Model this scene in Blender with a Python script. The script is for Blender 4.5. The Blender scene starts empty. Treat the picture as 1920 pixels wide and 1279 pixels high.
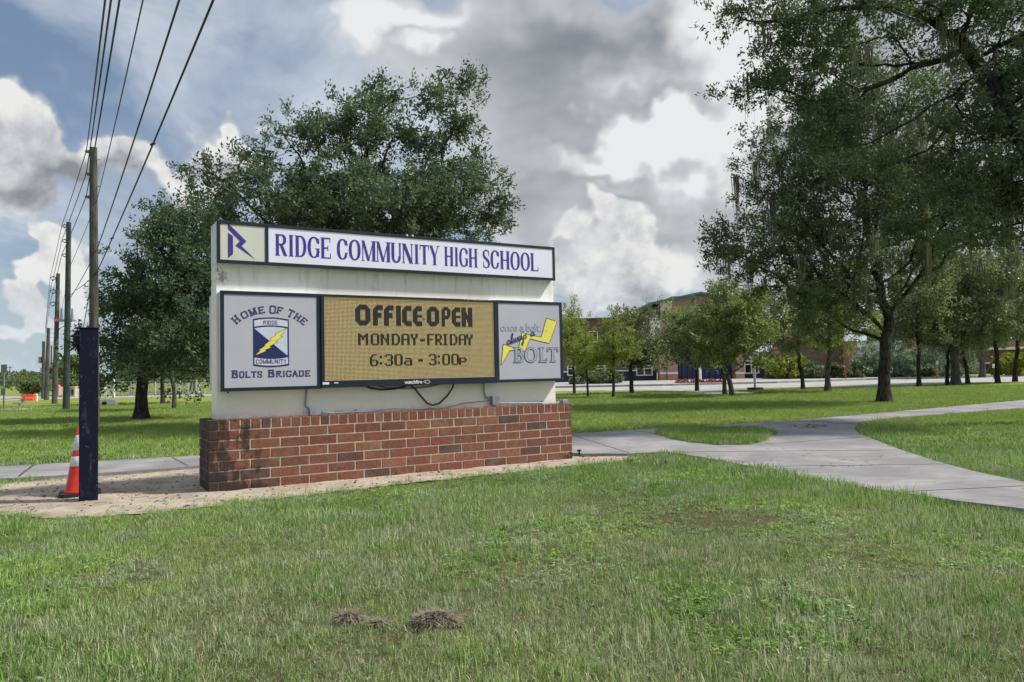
import bpy, bmesh, math, random
import numpy as np
from mathutils import Vector, Matrix

rnd = random.Random(7)
rng = np.random.default_rng(7)
QUICK = False
SC = bpy.context.scene
COL = SC.collection

# ------------------------------------------------------------------ camera
FPX, CX, CY, EYE = 1400.0, 960.0, 639.5, 1.13
PITCH, ROLL = math.atan(58.5 / 1400.0), math.radians(1.19)
F_ = np.array([0, math.cos(PITCH), math.sin(PITCH)])
U0 = np.array([0, -math.sin(PITCH), math.cos(PITCH)])
R0 = np.array([1.0, 0, 0])
R_ = R0 * math.cos(ROLL) - U0 * math.sin(ROLL)
U_ = U0 * math.cos(ROLL) + R0 * math.sin(ROLL)
cam_d = bpy.data.cameras.new('camera')
cam = bpy.data.objects.new('camera', cam_d)
COL.objects.link(cam)
cam_d.sensor_width = 36.0
cam_d.lens = 36.0 * FPX / 1920.0
cam_d.clip_start = 0.05
cam_d.clip_end = 3000
M = Matrix(((R_[0], U_[0], -F_[0], 0), (R_[1], U_[1], -F_[1], 0), (R_[2], U_[2], -F_[2], EYE), (0, 0, 0, 1)))
cam.matrix_world = M
SC.camera = cam


def sight(px, py):
    """direction of sight towards a spot of the survey photograph"""
    return R_ * (px - CX) / FPX - U_ * (py - CY) / FPX + F_


def ground(px, py, z=0.0):
    d = sight(px, py)
    t = (z - EYE) / d[2]
    return np.array([0, 0, EYE]) + d * t


def at(px, py, Y):
    d = sight(px, py)
    return np.array([0, 0, EYE]) + d * (Y / d[1])


# ------------------------------------------------------------------ light and view
SUN_AZ, SUN_EL = math.radians(88), math.radians(48)      # azimuth from +Y towards +X
sun_dir = np.array([math.sin(SUN_AZ) * math.cos(SUN_EL), math.cos(SUN_AZ) * math.cos(SUN_EL), math.sin(SUN_EL)])
sd = bpy.data.lights.new('sun', 'SUN')
sd.energy = 4.0
sd.angle = math.radians(5)
sd.color = (1.0, 0.95, 0.86)
sun = bpy.data.objects.new('sun', sd)
COL.objects.link(sun)
sun.rotation_euler = Vector(sun_dir).to_track_quat('Z', 'Y').to_euler()
SC.view_settings.view_transform = 'Standard'
SC.view_settings.look = 'None'
SC.view_settings.gamma = 1.0
SC.view_settings.exposure = 0.3
SC.view_settings.use_curve_mapping = False


# ------------------------------------------------------------------ node helper
class NG:
    def __init__(self, nt):
        self.nt = nt
        self.n = nt.nodes
        self.l = nt.links

    def node(self, t, **kw):
        nd = self.n.new(t)
        for k, v in kw.items():
            setattr(nd, k, v)
        return nd

    def put(self, sock, v):
        if v is None:
            return
        if isinstance(v, bpy.types.NodeSocket):
            self.l.new(v, sock)
        else:
            if hasattr(sock.default_value, '__len__') and not hasattr(v, '__len__'):
                v = [v] * len(sock.default_value)
            if hasattr(sock.default_value, '__len__') and len(sock.default_value) == 4 and len(v) == 3:
                v = (*v, 1)
            sock.default_value = v

    def m(self, op, a, b=None, c=None, clamp=False):
        nd = self.node('ShaderNodeMath', operation=op, use_clamp=clamp)
        for i, v in enumerate((a, b, c)):
            self.put(nd.inputs[i], v)
        return nd.outputs[0]

    def v(self, op, a, b=None, scale=None):
        nd = self.node('ShaderNodeVectorMath', operation=op)
        self.put(nd.inputs[0], a)
        if b is not None:
            self.put(nd.inputs[1], b)
        if scale is not None:
            self.put(nd.inputs[3], scale)
        return nd.outputs['Value'] if op in ('DOT_PRODUCT', 'LENGTH', 'DISTANCE') else nd.outputs[0]

    def sstep(self, x, a, b):
        nd = self.node('ShaderNodeMapRange', interpolation_type='SMOOTHSTEP')
        self.put(nd.inputs[0], x)
        nd.inputs[1].default_value = a
        nd.inputs[2].default_value = b
        return nd.outputs[0]

    def lin(self, x, a, b, c=0.0, d=1.0):
        nd = self.node('ShaderNodeMapRange')
        self.put(nd.inputs[0], x)
        for i, q in enumerate((a, b, c, d)):
            nd.inputs[i + 1].default_value = q
        return nd.outputs[0]

    def noise(self, vec, scale, detail=4, rough=0.5, dist=0.0, out=0):
        nd = self.node('ShaderNodeTexNoise')
        self.put(nd.inputs['Vector'], vec)
        nd.inputs['Scale'].default_value = scale
        nd.inputs['Detail'].default_value = detail
        nd.inputs['Roughness'].default_value = rough
        nd.inputs['Distortion'].default_value = dist
        return nd.outputs[out]

    def mix(self, f, a, b, blend='MIX'):
        nd = self.node('ShaderNodeMix', data_type='RGBA', blend_type=blend)
        self.put(nd.inputs[0], f)
        self.put(nd.inputs[6], a)
        self.put(nd.inputs[7], b)
        return nd.outputs[2]

    def xyz(self, v):
        nd = self.node('ShaderNodeSeparateXYZ')
        self.put(nd.inputs[0], v)
        return nd.outputs

    def cxyz(self, x, y, z):
        nd = self.node('ShaderNodeCombineXYZ')
        for i, q in enumerate((x, y, z)):
            self.put(nd.inputs[i], q)
        return nd.outputs[0]


# ------------------------------------------------------------------ sky
def build_sky():
    w = bpy.data.worlds.new('World')
    SC.world = w
    w.use_nodes = True
    w.node_tree.nodes.clear()
    g = NG(w.node_tree)
    out = g.node('ShaderNodeOutputWorld')
    sky = g.node('ShaderNodeTexSky', sky_type='NISHITA')
    sky.sun_disc = False
    sky.sun_elevation = SUN_EL
    sky.sun_rotation = SUN_AZ
    sky.altitude = 20
    sky.air_density = 1.0
    sky.dust_density = 1.2
    sky.ozone_density = 1.6
    dirv = g.v('NORMALIZE', g.node('ShaderNodeTexCoord').outputs['Generated'])
    x, y, z = g.xyz(dirv)[:3]
    az = g.m('MULTIPLY', g.m('ARCTAN2', x, y), 57.2958)
    el = g.m('MULTIPLY', g.m('ARCSINE', z), 57.2958)
    # gently warped sky coordinates
    wn = g.noise(dirv, 3.4, 4, 0.62, out=1)
    wx, wy, wz = g.xyz(wn)[:3]
    wn2 = g.noise(dirv, 13.0, 3, 0.6, out=1)
    warp = g.v('MULTIPLY', g.v('SUBTRACT', wn, (.5, .5, .5)), (26, 20, 0))
    warp2 = g.v('MULTIPLY', g.v('SUBTRACT', wn2, (.5, .5, .5)), (7, 6, 0))
    ang = g.v('ADD', g.v('ADD', g.cxyz(az, el, 0), warp), warp2)

    def dirang(px, py):
        d = sight(px, py)
        d = d / np.linalg.norm(d)
        return math.degrees(math.atan2(d[0], d[1])), math.degrees(math.asin(d[2]))

    def bump(px, py, rx, ry, amp):
        a0, e0 = dirang(px, py)
        a1, _ = dirang(px + rx, py)
        _, e1 = dirang(px, py - ry)
        ka, ke = 0.70 / abs(a1 - a0), 0.70 / abs(e1 - e0)
        nd = g.node('ShaderNodeVectorMath', operation='MULTIPLY_ADD')
        g.put(nd.inputs[0], ang)
        nd.inputs[1].default_value = (ka, ke, 0)
        nd.inputs[2].default_value = (-a0 * ka, -e0 * ke, 0)
        r = g.v('LENGTH', nd.outputs[0])
        mr = g.node('ShaderNodeMapRange', interpolation_type='SMOOTHSTEP')
        g.put(mr.inputs[0], r)
        for i, q in enumerate((0.0, 1.15, amp, 0.0)):
            mr.inputs[i + 1].default_value = q
        return mr.outputs[0]

    def total(lst):
        s = None
        for b in lst:
            q = bump(*b)
            s = q if s is None else g.m('ADD', s, q)
        return s

    # planar coordinates of a cloud deck far above (perspective towards the horizon)
    zp = g.m('MAXIMUM', z, 0.0)
    zz = g.m('ADD', zp, 0.30)
    deck = g.cxyz(g.m('DIVIDE', x, zz), g.m('DIVIDE', y, zz), g.m('MULTIPLY', zp, 1.4))

    # --- high veil
    veil_n = g.noise(g.v('MULTIPLY', deck, (1.2, 0.6, 1.0)), 2.0, 5, 0.62, 0.6)
    veil = g.m('MULTIPLY', g.sstep(veil_n, 0.34, 0.62), 0.55)
    veil_more = total([(420, 100, 260, 150, .55), (650, 230, 260, 150, .75), (900, 300, 300, 150, .7), (280, 440, 360, 120, .9), (330, 200, 120, 120, .3)])
    veil_less = total([(20, 90, 190, 120, .6), (150, 270, 90, 60, .45), (90, 470, 120, 30, .5), (80, 560, 100, 60, .4), (1190, 388, 60, 34, .9), (1270, 540, 90, 25, .7)])
    veil = g.m('SUBTRACT', g.m('ADD', veil, veil_more), veil_less, clamp=True)
    veil = g.m('MINIMUM', veil, 0.88)
    veil_col = g.mix(g.sstep(g.m('ADD', veil_n, g.m('MULTIPLY', wz, .5)), .55, .95), (.27, .33, .42), (.50, .55, .62))

    # --- grey stratocumulus with bright windows
    g_p = g.v('ADD', deck, (3.1, 1.7, .4))
    g_n = g.noise(g_p, 1.25, 6, 0.52, 0.15)
    g_m = g.m('ADD', g.m('MULTIPLY', g.m('SUBTRACT', g_n, 0.5), 1.1),
              total([(960, 120, 330, 160, .8), (1250, 230, 330, 230, .9), (1500, 200, 300, 260, .7), (720, 30, 130, 70, .5), (1750, 150, 330, 260, .7),
                     (1150, 370, 280, 140, .8), (1020, 420, 160, 100, .6), (1500, 450, 260, 200, .8), (1800, 500, 300, 200, .8), (1190, 388, 55, 26, -.9), (1290, 548, 100, 22, -.5)]))
    # beyond the pictured part the deck goes on, broken
    rest = g.m('MULTIPLY', g.sstep(g.m('ABSOLUTE', az), 38, 60), 0.42)
    rest2 = g.m('MULTIPLY', g.sstep(el, 32, 55), 0.36)
    g_m = g.m('ADD', g_m, g.m('MAXIMUM', rest, rest2))
    g_mask = g.sstep(g_m, 0.10, 0.62)
    g_n2 = g.noise(g.v('ADD', g_p, (.10, .02, .05)), 1.25, 4, 0.52, 0.15)
    relief = g.m('MULTIPLY', g.m('SUBTRACT', g_n, g_n2), 1.15)
    bright = total([(1370, 200, 160, 180, .42), (1300, 60, 90, 70, .16), (1180, 325, 170, 34, .5), (1400, 310, 80, 80, .22),
                    (630, 60, 90, 50, .4), (760, 25, 160, 30, .25), (820, 100, 50, 30, .25),
                    (1030, 190, 260, 90, -.05), (930, 330, 170, 60, -.08), (1290, 250, 90, 26, -.2), (1150, 60, 100, 50, -.06)])
    bright = g.m('MULTIPLY', bright, g.lin(g_n, .35, .65, .55, 1.45))
    thick = g.sstep(g_m, 0.35, 1.3)
    g_l = g.m('ADD', g.m('SUBTRACT', 0.50, g.m('MULTIPLY', thick, 0.12)), g.m('ADD', relief, bright))
    g_l = g.m('MINIMUM', g.m('MAXIMUM', g_l, 0.17), 0.68)
    g_col = g.mix(g.sstep(g_l, .1, .6), (.84, .96, 1.08), (.98, 1.0, 1.02))
    g_col = g.v('SCALE', g_col, None, scale=g_l)

    # --- white cumulus heads with grey feet
    c_n = g.noise(dirv, 7.5, 7, 0.60, 0.2)
    c_list = [(40, 330, 190, 160, .9), (1400, 600, 160, 50, .8), (1250, 590, 120, 30, .5), (1500, 540, 120, 60, .6), (1700, 600, 200, 60, .6), (20, 260, 105, 110, 1.2), (90, 350, 80, 75, 1.0), (-10, 340, 110, 90, 1.0),
              (1135, 470, 62, 80, 1.1), (1205, 500, 65, 60, 1.0), (1090, 545, 110, 50, 1.0), (1170, 570, 130, 40, .6),
              (265, 385, 95, 50, .95), (385, 340, 90, 50, .75), (450, 300, 50, 40, 1.0),
              (85, 515, 50, 30, .85), (40, 605, 60, 26, .8), (130, 580, 100, 35, .75), (190, 545, 90, 30, .6),
              (300, 560, 160, 60, .4), (1300, 470, 70, 60, .5)]
    c_m = g.m('ADD', total(c_list), g.m('MULTIPLY', g.m('SUBTRACT', c_n, 0.5), 1.7))
    # scattered heads outside the pictured part, low over the horizon
    band = g.m('MULTIPLY', g.sstep(g.m('ABSOLUTE', az), 36, 50), g.m('SUBTRACT', 1.0, g.sstep(el, 12, 30)))
    c_m = g.m('ADD', c_m, g.m('MULTIPLY', g.m('SUBTRACT', wx, .38), g.m('MULTIPLY', band, 2.2)))
    c_mask = g.sstep(c_m, 0.26, 0.66)
    c_n2 = g.noise(g.v('ADD', dirv, (.020, .0, .020)), 7.5, 5, 0.60, 0.2)
    c_rel = g.m('MULTIPLY', g.m('SUBTRACT', c_n, c_n2), 1.3)
    # greyer feet
    feet = total([(60, 410, 240, 66, .34), (1110, 590, 170, 20, .15), (290, 415, 130, 24, .2), (430, 350, 70, 24, .15), (1230, 545, 50, 24, .12)])
    c_l = g.m('ADD', g.m('SUBTRACT', g.m('SUBTRACT', 0.62, feet), g.m('MULTIPLY', g.sstep(c_m, .7, 1.7), .08)), c_rel)
    c_l = g.m('MINIMUM', g.m('MAXIMUM', c_l, 0.24), 0.68)
    c_col = g.v('SCALE', g.mix(g.sstep(c_l, .25, .7), (.90, .96, 1.04), (1.0, .995, .985)), None, scale=c_l)

    low = g.m('SUBTRACT', 1.0, g.sstep(el, 0.0, 8.0))          # pale air over the horizon
    bg_sky = g.node('ShaderNodeBackground')
    blue = g.mix(0.25, sky.outputs[0], g.mix(0.0, (3.0, 3.9, 5.2), (1, 1, 1)))
    g.put(bg_sky.inputs[0], blue)
    bg_sky.inputs[1].default_value = 0.085
    bg_c = g.node('ShaderNodeBackground')
    col = g.mix(g_mask, veil_col, g_col)
    col = g.mix(c_mask, col, c_col)
    g.put(bg_c.inputs[0], col)
    bg_c.inputs[1].default_value = 1.0
    cover = g.m('MAXIMUM', g.m('MAXIMUM', veil, g_mask), c_mask)
    mx = g.node('ShaderNodeMixShader')
    g.put(mx.inputs[0], cover)
    g.l.new(bg_sky.outputs[0], mx.inputs[1])
    g.l.new(bg_c.outputs[0], mx.inputs[2])
    bg_h = g.node('ShaderNodeBackground')
    g.put(bg_h.inputs[0], (.46, .56, .64, 1))
    mh = g.node('ShaderNodeMixShader')
    g.put(mh.inputs[0], g.m('MULTIPLY', low, 0.6))
    g.l.new(mx.outputs[0], mh.inputs[1])
    g.l.new(bg_h.outputs[0], mh.inputs[2])
    g.l.new(mh.outputs[0], out.inputs[0])
    w.cycles.sampling_method = 'NONE'


build_sky()

# ------------------------------------------------------------------ object helpers
def link(o):
    COL.objects.link(o)
    return o


def mesh_np(name, V, faces=None, quads=None, tris=None, attrs=None):
    """mesh from numpy arrays (quads and/or tris index arrays) or from a face list"""
    me = bpy.data.meshes.new(name)
    if faces is not None:
        me.from_pydata([tuple(map(float, v)) for v in V], [], [tuple(int(i) for i in f) for f in faces])
    else:
        V = np.asarray(V, dtype=np.float32)
        q = np.zeros((0, 4), int) if quads is None else np.asarray(quads)
        t = np.zeros((0, 3), int) if tris is None else np.asarray(tris)
        me.vertices.add(len(V))
        me.vertices.foreach_set('co', V.ravel())
        nl = q.size + t.size
        me.loops.add(nl)
        me.loops.foreach_set('vertex_index', np.concatenate([q.ravel(), t.ravel()]).astype(np.int32))
        me.polygons.add(len(q) + len(t))
        ls = np.concatenate([np.arange(len(q)) * 4, len(q) * 4 + np.arange(len(t)) * 3]).astype(np.int32)
        me.polygons.foreach_set('loop_start', ls)
        me.update(calc_edges=True)
    if attrs:
        for k, a in attrs.items():
            at_ = me.attributes.new(k, 'FLOAT', 'POINT')
            at_.data.foreach_set('value', np.asarray(a, dtype=np.float32))
    return me


def obj(name, me, material=None, parent=None, smooth=False):
    if isinstance(me, bmesh.types.BMesh):
        m2 = bpy.data.meshes.new(name)
        me.to_mesh(m2)
        me.free()
        me = m2
    o = bpy.data.objects.new(name, me)
    link(o)
    if material is not None and len(me.materials) == 0:
        me.materials.append(material)
    if smooth:
        me.polygons.foreach_set('use_smooth', [True] * len(me.polygons))
    if parent is not None:
        o.parent = parent
    return o


def tag(o, label=None, cat=None, group=None, kind=None):
    if label:
        o['label'] = label
    if cat:
        o['category'] = cat
    if group:
        o['group'] = group
    if kind:
        o['kind'] = kind
    return o


def thing(name, label, cat, loc=(0, 0, 0), rz=0.0, group=None):
    o = bpy.data.objects.new(name, None)
    o.empty_display_size = 0.2
    link(o)
    o.location = loc
    o.rotation_euler = (0, 0, rz)
    return tag(o, label, cat, group)


def copy_tree(o, parent=None):
    c = o.copy()
    link(c)
    c.parent = parent
    for ch in list(o.children):
        copy_tree(ch, c)
    return c


def bx(bm, x0, x1, y0, y1, z0, z1, bev=0.0):
    r = bmesh.ops.create_cube(bm, size=1.0)
    vs = r['verts']
    for v in vs:
        v.co = Vector(((x0 + x1) / 2 + v.co.x * (x1 - x0), (y0 + y1) / 2 + v.co.y * (y1 - y0), (z0 + z1) / 2 + v.co.z * (z1 - z0)))
    if bev:
        es = list({e for v in vs for e in v.link_edges})
        bmesh.ops.bevel(bm, geom=es, offset=bev, segments=1, affect='EDGES')
    return vs


def box(x0, x1, y0, y1, z0, z1, bev=0.0):
    bm = bmesh.new()
    bx(bm, x0, x1, y0, y1, z0, z1, bev)
    return bm


def tube(bm, pts, rad, seg=8, cap=True):
    """tube along points; rad a number or one per point"""
    pts = [Vector(p) for p in pts]
    n = len(pts)
    rads = [rad] * n if not hasattr(rad, '__len__') else rad
    rings = []
    ref = None
    for i, p in enumerate(pts):
        d = (pts[min(i + 1, n - 1)] - pts[max(i - 1, 0)]).normalized()
        if ref is None:
            ref = Vector((1, 0, 0)) if abs(d.x) < 0.8 else Vector((0, 1, 0))
        u = (ref - d * ref.dot(d)).normalized()
        w = d.cross(u)
        ref = u
        rings.append([bm.verts.new(p + (u * math.cos(2 * math.pi * k / seg) + w * math.sin(2 * math.pi * k / seg)) * rads[i]) for k in range(seg)])
    for a, b in zip(rings, rings[1:]):
        for k in range(seg):
            bm.faces.new((a[k], a[(k + 1) % seg], b[(k + 1) % seg], b[k]))
    if cap:
        bm.faces.new(rings[0][::-1])
        bm.faces.new(rings[-1])
    return bm


def tubebm(pts, rad, seg=8):
    return tube(bmesh.new(), pts, rad, seg)


def lathe(prof, seg=20):
    bm = bmesh.new()
    rings = []
    for r, z in prof:
        rings.append([bm.verts.new((r * math.cos(2 * math.pi * k / seg), r * math.sin(2 * math.pi * k / seg), z)) for k in range(seg)])
    for a, b in zip(rings, rings[1:]):
        for k in range(seg):
            bm.faces.new((a[k], a[(k + 1) % seg], b[(k + 1) % seg], b[k]))
    bm.faces.new(rings[0][::-1])
    bm.faces.new(rings[-1])
    return bm


def prism(poly, z0, z1):
    bm = bmesh.new()
    a = [bm.verts.new((x, y, z0)) for x, y in poly]
    b = [bm.verts.new((x, y, z1)) for x, y in poly]
    n = len(poly)
    for i in range(n):
        bm.faces.new((a[i], a[(i + 1) % n], b[(i + 1) % n], b[i]))
    top = bm.faces.new(b)
    bot = bm.faces.new(a[::-1])
    bmesh.ops.triangulate(bm, faces=[top, bot])
    bmesh.ops.recalc_face_normals(bm, faces=bm.faces)
    return bm


# ------------------------------------------------------------------ materials
def new_mat(name):
    m = bpy.data.materials.new(name)
    m.use_nodes = True
    g = NG(m.node_tree)
    b = m.node_tree.nodes['Principled BSDF']
    return m, g, b


def mat(name, col, rough=0.6, metal=0.0, var=0.12, scale=8.0, bump=0.0, bscale=60.0, spec=0.5, coord='Object', emit=None, es=0.0, col2=None, dirt=0.0):
    m, g, b = new_mat(name)
    tc = g.node('ShaderNodeTexCoord').outputs['Object'] if coord == 'Object' else g.node('ShaderNodeNewGeometry').outputs['Position']
    nz = g.noise(tc, scale, 5, 0.6)
    c1 = tuple(max(0, c * (1 - var)) for c in col)
    c2 = tuple(min(1, c * (1 + var)) for c in col) if col2 is None else col2
    c = g.mix(g.sstep(nz, .3, .7), c1, c2)
    if dirt:
        dn = g.noise(tc, scale * .45, 6, .7)
        c = g.mix(g.m('MULTIPLY', g.sstep(dn, .52, .72), dirt), c, tuple(q * .35 for q in col))
    g.put(b.inputs['Base Color'], c)
    b.inputs['Roughness'].default_value = rough
    b.inputs['Metallic'].default_value = metal
    b.inputs['Specular IOR Level'].default_value = spec
    if bump:
        bn = g.node('ShaderNodeBump')
        bn.inputs['Strength'].default_value = bump
        bn.inputs['Distance'].default_value = 0.01
        g.put(bn.inputs['Height'], g.noise(tc, bscale, 6, .65))
        g.put(b.inputs['Normal'], bn.outputs[0])
    if emit:
        g.put(b.inputs['Emission Color'], emit)
        b.inputs['Emission Strength'].default_value = es
    return m


def mat_pos(name):
    m, g, b = new_mat(name)
    return m, g, b, g.node('ShaderNodeNewGeometry').outputs['Position']


# --- sign frame of reference: s along the wall, t into it, z up
SO = np.array([-3.022, 7.414, 0.0])
SYAW = math.atan2(0.50990383, 0.86023141)
SD = np.array([math.cos(SYAW), math.sin(SYAW), 0])

MAT = {}


def mildew(g, pos):
    """dark growth in blotches and runs at both ends of the base"""
    rel = g.v('SUBTRACT', pos, tuple(SO))
    s = g.v('DOT_PRODUCT', rel, tuple(SD))
    z = g.xyz(pos)[2]
    nd = g.noise(pos, 8, 7, .72)
    run = g.noise(g.v('MULTIPLY', pos, (1, 1, .16)), 16, 5, .7)
    left = g.m('SUBTRACT', 1.0, g.sstep(s, .0, .85))
    right = g.m('MULTIPLY', g.sstep(s, 4.0, 4.42), .6)
    splash = g.m('MULTIPLY', g.m('SUBTRACT', 1.0, g.sstep(z, .0, .10)), .28)
    amt = g.m('ADD', g.m('ADD', g.m('MULTIPLY', g.m('MAXIMUM', left, right), .62), splash),
              g.m('ADD', g.m('MULTIPLY', g.m('SUBTRACT', nd, .5), 1.5), g.m('MULTIPLY', g.m('SUBTRACT', run, .5), 1.0)))
    return g.m('MULTIPLY', g.sstep(amt, .30, .62), .88)


def brick_material():
    m, g, b, pos = mat_pos('fired_brick')
    oi = g.node('ShaderNodeObjectInfo')
    r = oi.outputs['Random']
    ramp = g.node('ShaderNodeValToRGB')
    g.put(ramp.inputs[0], r)
    e = ramp.color_ramp.elements
    e[0].position, e[0].color = 0.0, (.105, .040, .028, 1)
    e[1].position, e[1].color = 1.0, (.22, .090, .052, 1)
    for p, c in ((.05, (.080, .048, .040, 1)), (.09, (.14, .050, .032, 1)), (.55, (.185, .068, .040, 1)), (.8, (.165, .058, .036, 1))):
        q = e.new(p)
        q.color = c
    n1 = g.noise(pos, 26, 6, .7)
    c = g.mix(g.sstep(n1, .35, .72), ramp.outputs[0], g.v('SCALE', ramp.outputs[0], None, scale=1.55))
    n2 = g.noise(pos, 110, 4, .7)
    c = g.mix(g.sstep(n2, .55, .72), c, (.035, .020, .016))
    # efflorescence film and the dark mildew at both ends of the base
    c = g.mix(g.m('MULTIPLY', g.sstep(g.noise(pos, 5, 5, .65), .5, .75), .28), c, (.34, .25, .20))
    st = mildew(g, pos)
    c = g.mix(st, c, (.016, .013, .012))
    g.put(b.inputs['Base Color'], c)
    b.inputs['Roughness'].default_value = .88
    bn = g.node('ShaderNodeBump')
    bn.inputs['Strength'].default_value = .55
    bn.inputs['Distance'].default_value = .006
    g.put(bn.inputs['Height'], g.m('ADD', n1, n2))
    g.put(b.inputs['Normal'], bn.outputs[0])
    return m


MAT['brick'] = brick_material()


def mortar_material():
    m, g, b, pos = mat_pos('mortar')
    c = g.mix(g.sstep(g.noise(pos, 14, 6, .7), .35, .7), (.38, .33, .27), (.58, .52, .43))
    c = g.mix(mildew(g, pos), c, (.030, .026, .022))
    g.put(b.inputs['Base Color'], c)
    b.inputs['Roughness'].default_value = .95
    bn = g.node('ShaderNodeBump')
    bn.inputs['Strength'].default_value = .7
    bn.inputs['Distance'].default_value = .004
    g.put(bn.inputs['Height'], g.noise(pos, 160, 5, .7))
    g.put(b.inputs['Normal'], bn.outputs[0])
    return m


MAT['mortar'] = mortar_material()


def stucco():
    m, g, b, pos = mat_pos('painted_stucco')
    rel = g.v('SUBTRACT', pos, tuple(SO))
    s = g.v('DOT_PRODUCT', rel, tuple(SD))
    z = g.xyz(pos)[2]
    n1 = g.noise(pos, 3.0, 6, .65)
    c = g.mix(g.sstep(n1, .35, .7), (.86, .85, .79), (.91, .90, .85))
    # faint block courses telegraphing through the paint
    fz = g.m('FRACT', g.m('DIVIDE', z, .203))
    cz = g.m('SUBTRACT', 1.0, g.sstep(g.m('ABSOLUTE', g.m('SUBTRACT', fz, .5)), .0, .04))
    fs = g.m('FRACT', g.m('ADD', g.m('DIVIDE', s, .406), g.m('MULTIPLY', g.m('FLOOR', g.m('DIVIDE', z, .203)), .5)))
    cs = g.m('SUBTRACT', 1.0, g.sstep(g.m('ABSOLUTE', g.m('SUBTRACT', fs, .5)), .0, .02))
    joint = g.m('MAXIMUM', cz, cs)
    # run-off streaks: narrow across, long down
    sv = g.cxyz(g.m('MULTIPLY', s, 14), g.m('MULTIPLY', z, 1.3), 0)
    streak = g.m('MULTIPLY', g.sstep(g.noise(sv, 1.0, 5, .7), .50, .72), g.sstep(z, 1.9, 2.32))
    c = g.mix(g.m('MULTIPLY', streak, .6), c, (.26, .24, .20))
    low = g.m('MULTIPLY', g.m('SUBTRACT', 1.0, g.sstep(z, .70, .80)), g.sstep(g.noise(pos, 9, 5, .7), .4, .6))
    c = g.mix(g.m('MULTIPLY', low, .35), c, (.25, .22, .17))
    corner = g.m('MULTIPLY', g.m('SUBTRACT', 1.0, g.sstep(s, .10, .30)), g.m('MULTIPLY', g.sstep(z, 2.05, 2.14), g.sstep(g.noise(pos, 15, 6, .75), .50, .62)))
    c = g.mix(g.m('MULTIPLY', corner, .85), c, (.05, .045, .04))
    g.put(b.inputs['Base Color'], c)
    b.inputs['Roughness'].default_value = .75
    bn = g.node('ShaderNodeBump')
    bn.inputs['Strength'].default_value = .35
    bn.inputs['Distance'].default_value = .006
    g.put(bn.inputs['Height'], g.m('SUBTRACT', g.noise(pos, 70, 6, .7), g.m('MULTIPLY', joint, .5)))
    g.put(b.inputs['Normal'], bn.outputs[0])
    return m


MAT['stucco'] = stucco()
MAT['navy'] = mat('navy_enamel', (.006, .012, .030), .4, var=.3, scale=5, bump=.05, bscale=40, dirt=.2)
MAT['alu'] = mat('mill_aluminium', (.50, .55, .60), .45, .3, var=.15, scale=6)
MAT['face_white'] = mat('acrylic_white', (.70, .73, .84), .22, var=.03, scale=1.5, coord='w', emit=(.72, .75, .88, 1), es=.10)  # faint even emission over the whole face
MAT['face_cream'] = mat('acrylic_cream', (.64, .65, .57), .22, var=.04, scale=1.5, coord='w')
MAT['face_grey'] = mat('acrylic_grey', (.47, .47, .55), .20, var=.04, scale=1.2, coord='w', dirt=.05)
MAT['ink_blue'] = mat('ink_royal_blue', (.045, .030, .30), .4, var=.1)
MAT['ink_navy'] = mat('ink_navy', (.012, .022, .115), .4, var=.1)
MAT['ink_plum'] = mat('ink_plum', (.045, .035, .14), .4, var=.25, scale=20)
MAT['ink_pale'] = mat('ink_pale_blue', (.56, .62, .74), .4, var=.05)
MAT['ink_lilac'] = mat('ink_lilac_white', (.62, .62, .78), .4, var=.05)
MAT['ink_yellow'] = mat('ink_yellow', (.80, .74, .12), .4, var=.05)
MAT['ink_slate'] = mat('ink_slate', (.05, .07, .10), .4, var=.1)
MAT['ink_steel'] = mat('ink_steel_blue', (.36, .42, .52), .4, var=.1)
MAT['ink_white'] = mat('ink_white', (.8, .8, .82), .4, var=.05)
MAT['plate'] = mat('sticker_plate', (.6, .62, .62), .4, var=.1)
MAT['conduit'] = mat('grey_conduit', (.25, .28, .33), .5, .2, var=.2)
MAT['cable'] = mat('black_cable', (.012, .014, .02), .4, var=.3)


def led_material():
    m, g, b = new_mat('amber_led_matrix')
    tc = g.node('ShaderNodeTexCoord').outputs['Object']
    x, y, z = g.xyz(tc)[:3]
    P_ = 2.09 / 144
    fx = g.m('ABSOLUTE', g.m('SUBTRACT', g.m('FRACT', g.m('DIVIDE', x, P_)), .5))
    fz = g.m('ABSOLUTE', g.m('SUBTRACT', g.m('FRACT', g.m('DIVIDE', z, P_)), .5))
    on = g.m('MULTIPLY', g.m('SUBTRACT', 1.0, g.sstep(fx, .28, .40)), g.m('SUBTRACT', 1.0, g.sstep(fz, .28, .40)))
    n = g.noise(tc, 2.2, 4, .6)
    cell = g.noise(g.cxyz(g.m('FLOOR', g.m('DIVIDE', x, P_)), 0, g.m('FLOOR', g.m('DIVIDE', z, P_))), 3.7, 1, .5)
    col = g.mix(g.sstep(n, .3, .7), (.62, .44, .17), (.66, .56, .18))
    col = g.v('SCALE', col, None, scale=g.lin(cell, .3, .7, .8, 1.2))
    g.put(b.inputs['Base Color'], g.mix(on, (.012, .012, .012), (.25, .20, .12)))
    g.put(b.inputs['Emission Color'], g.mix(on, (.03, .022, .012), col))
    b.inputs['Emission Strength'].default_value = .52
    b.inputs['Roughness'].default_value = .5
    return m


MAT['led'] = led_material()
MAT['led_off'] = mat('unlit_led_cells', (.010, .010, .008), .5, var=.3, scale=200)


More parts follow.
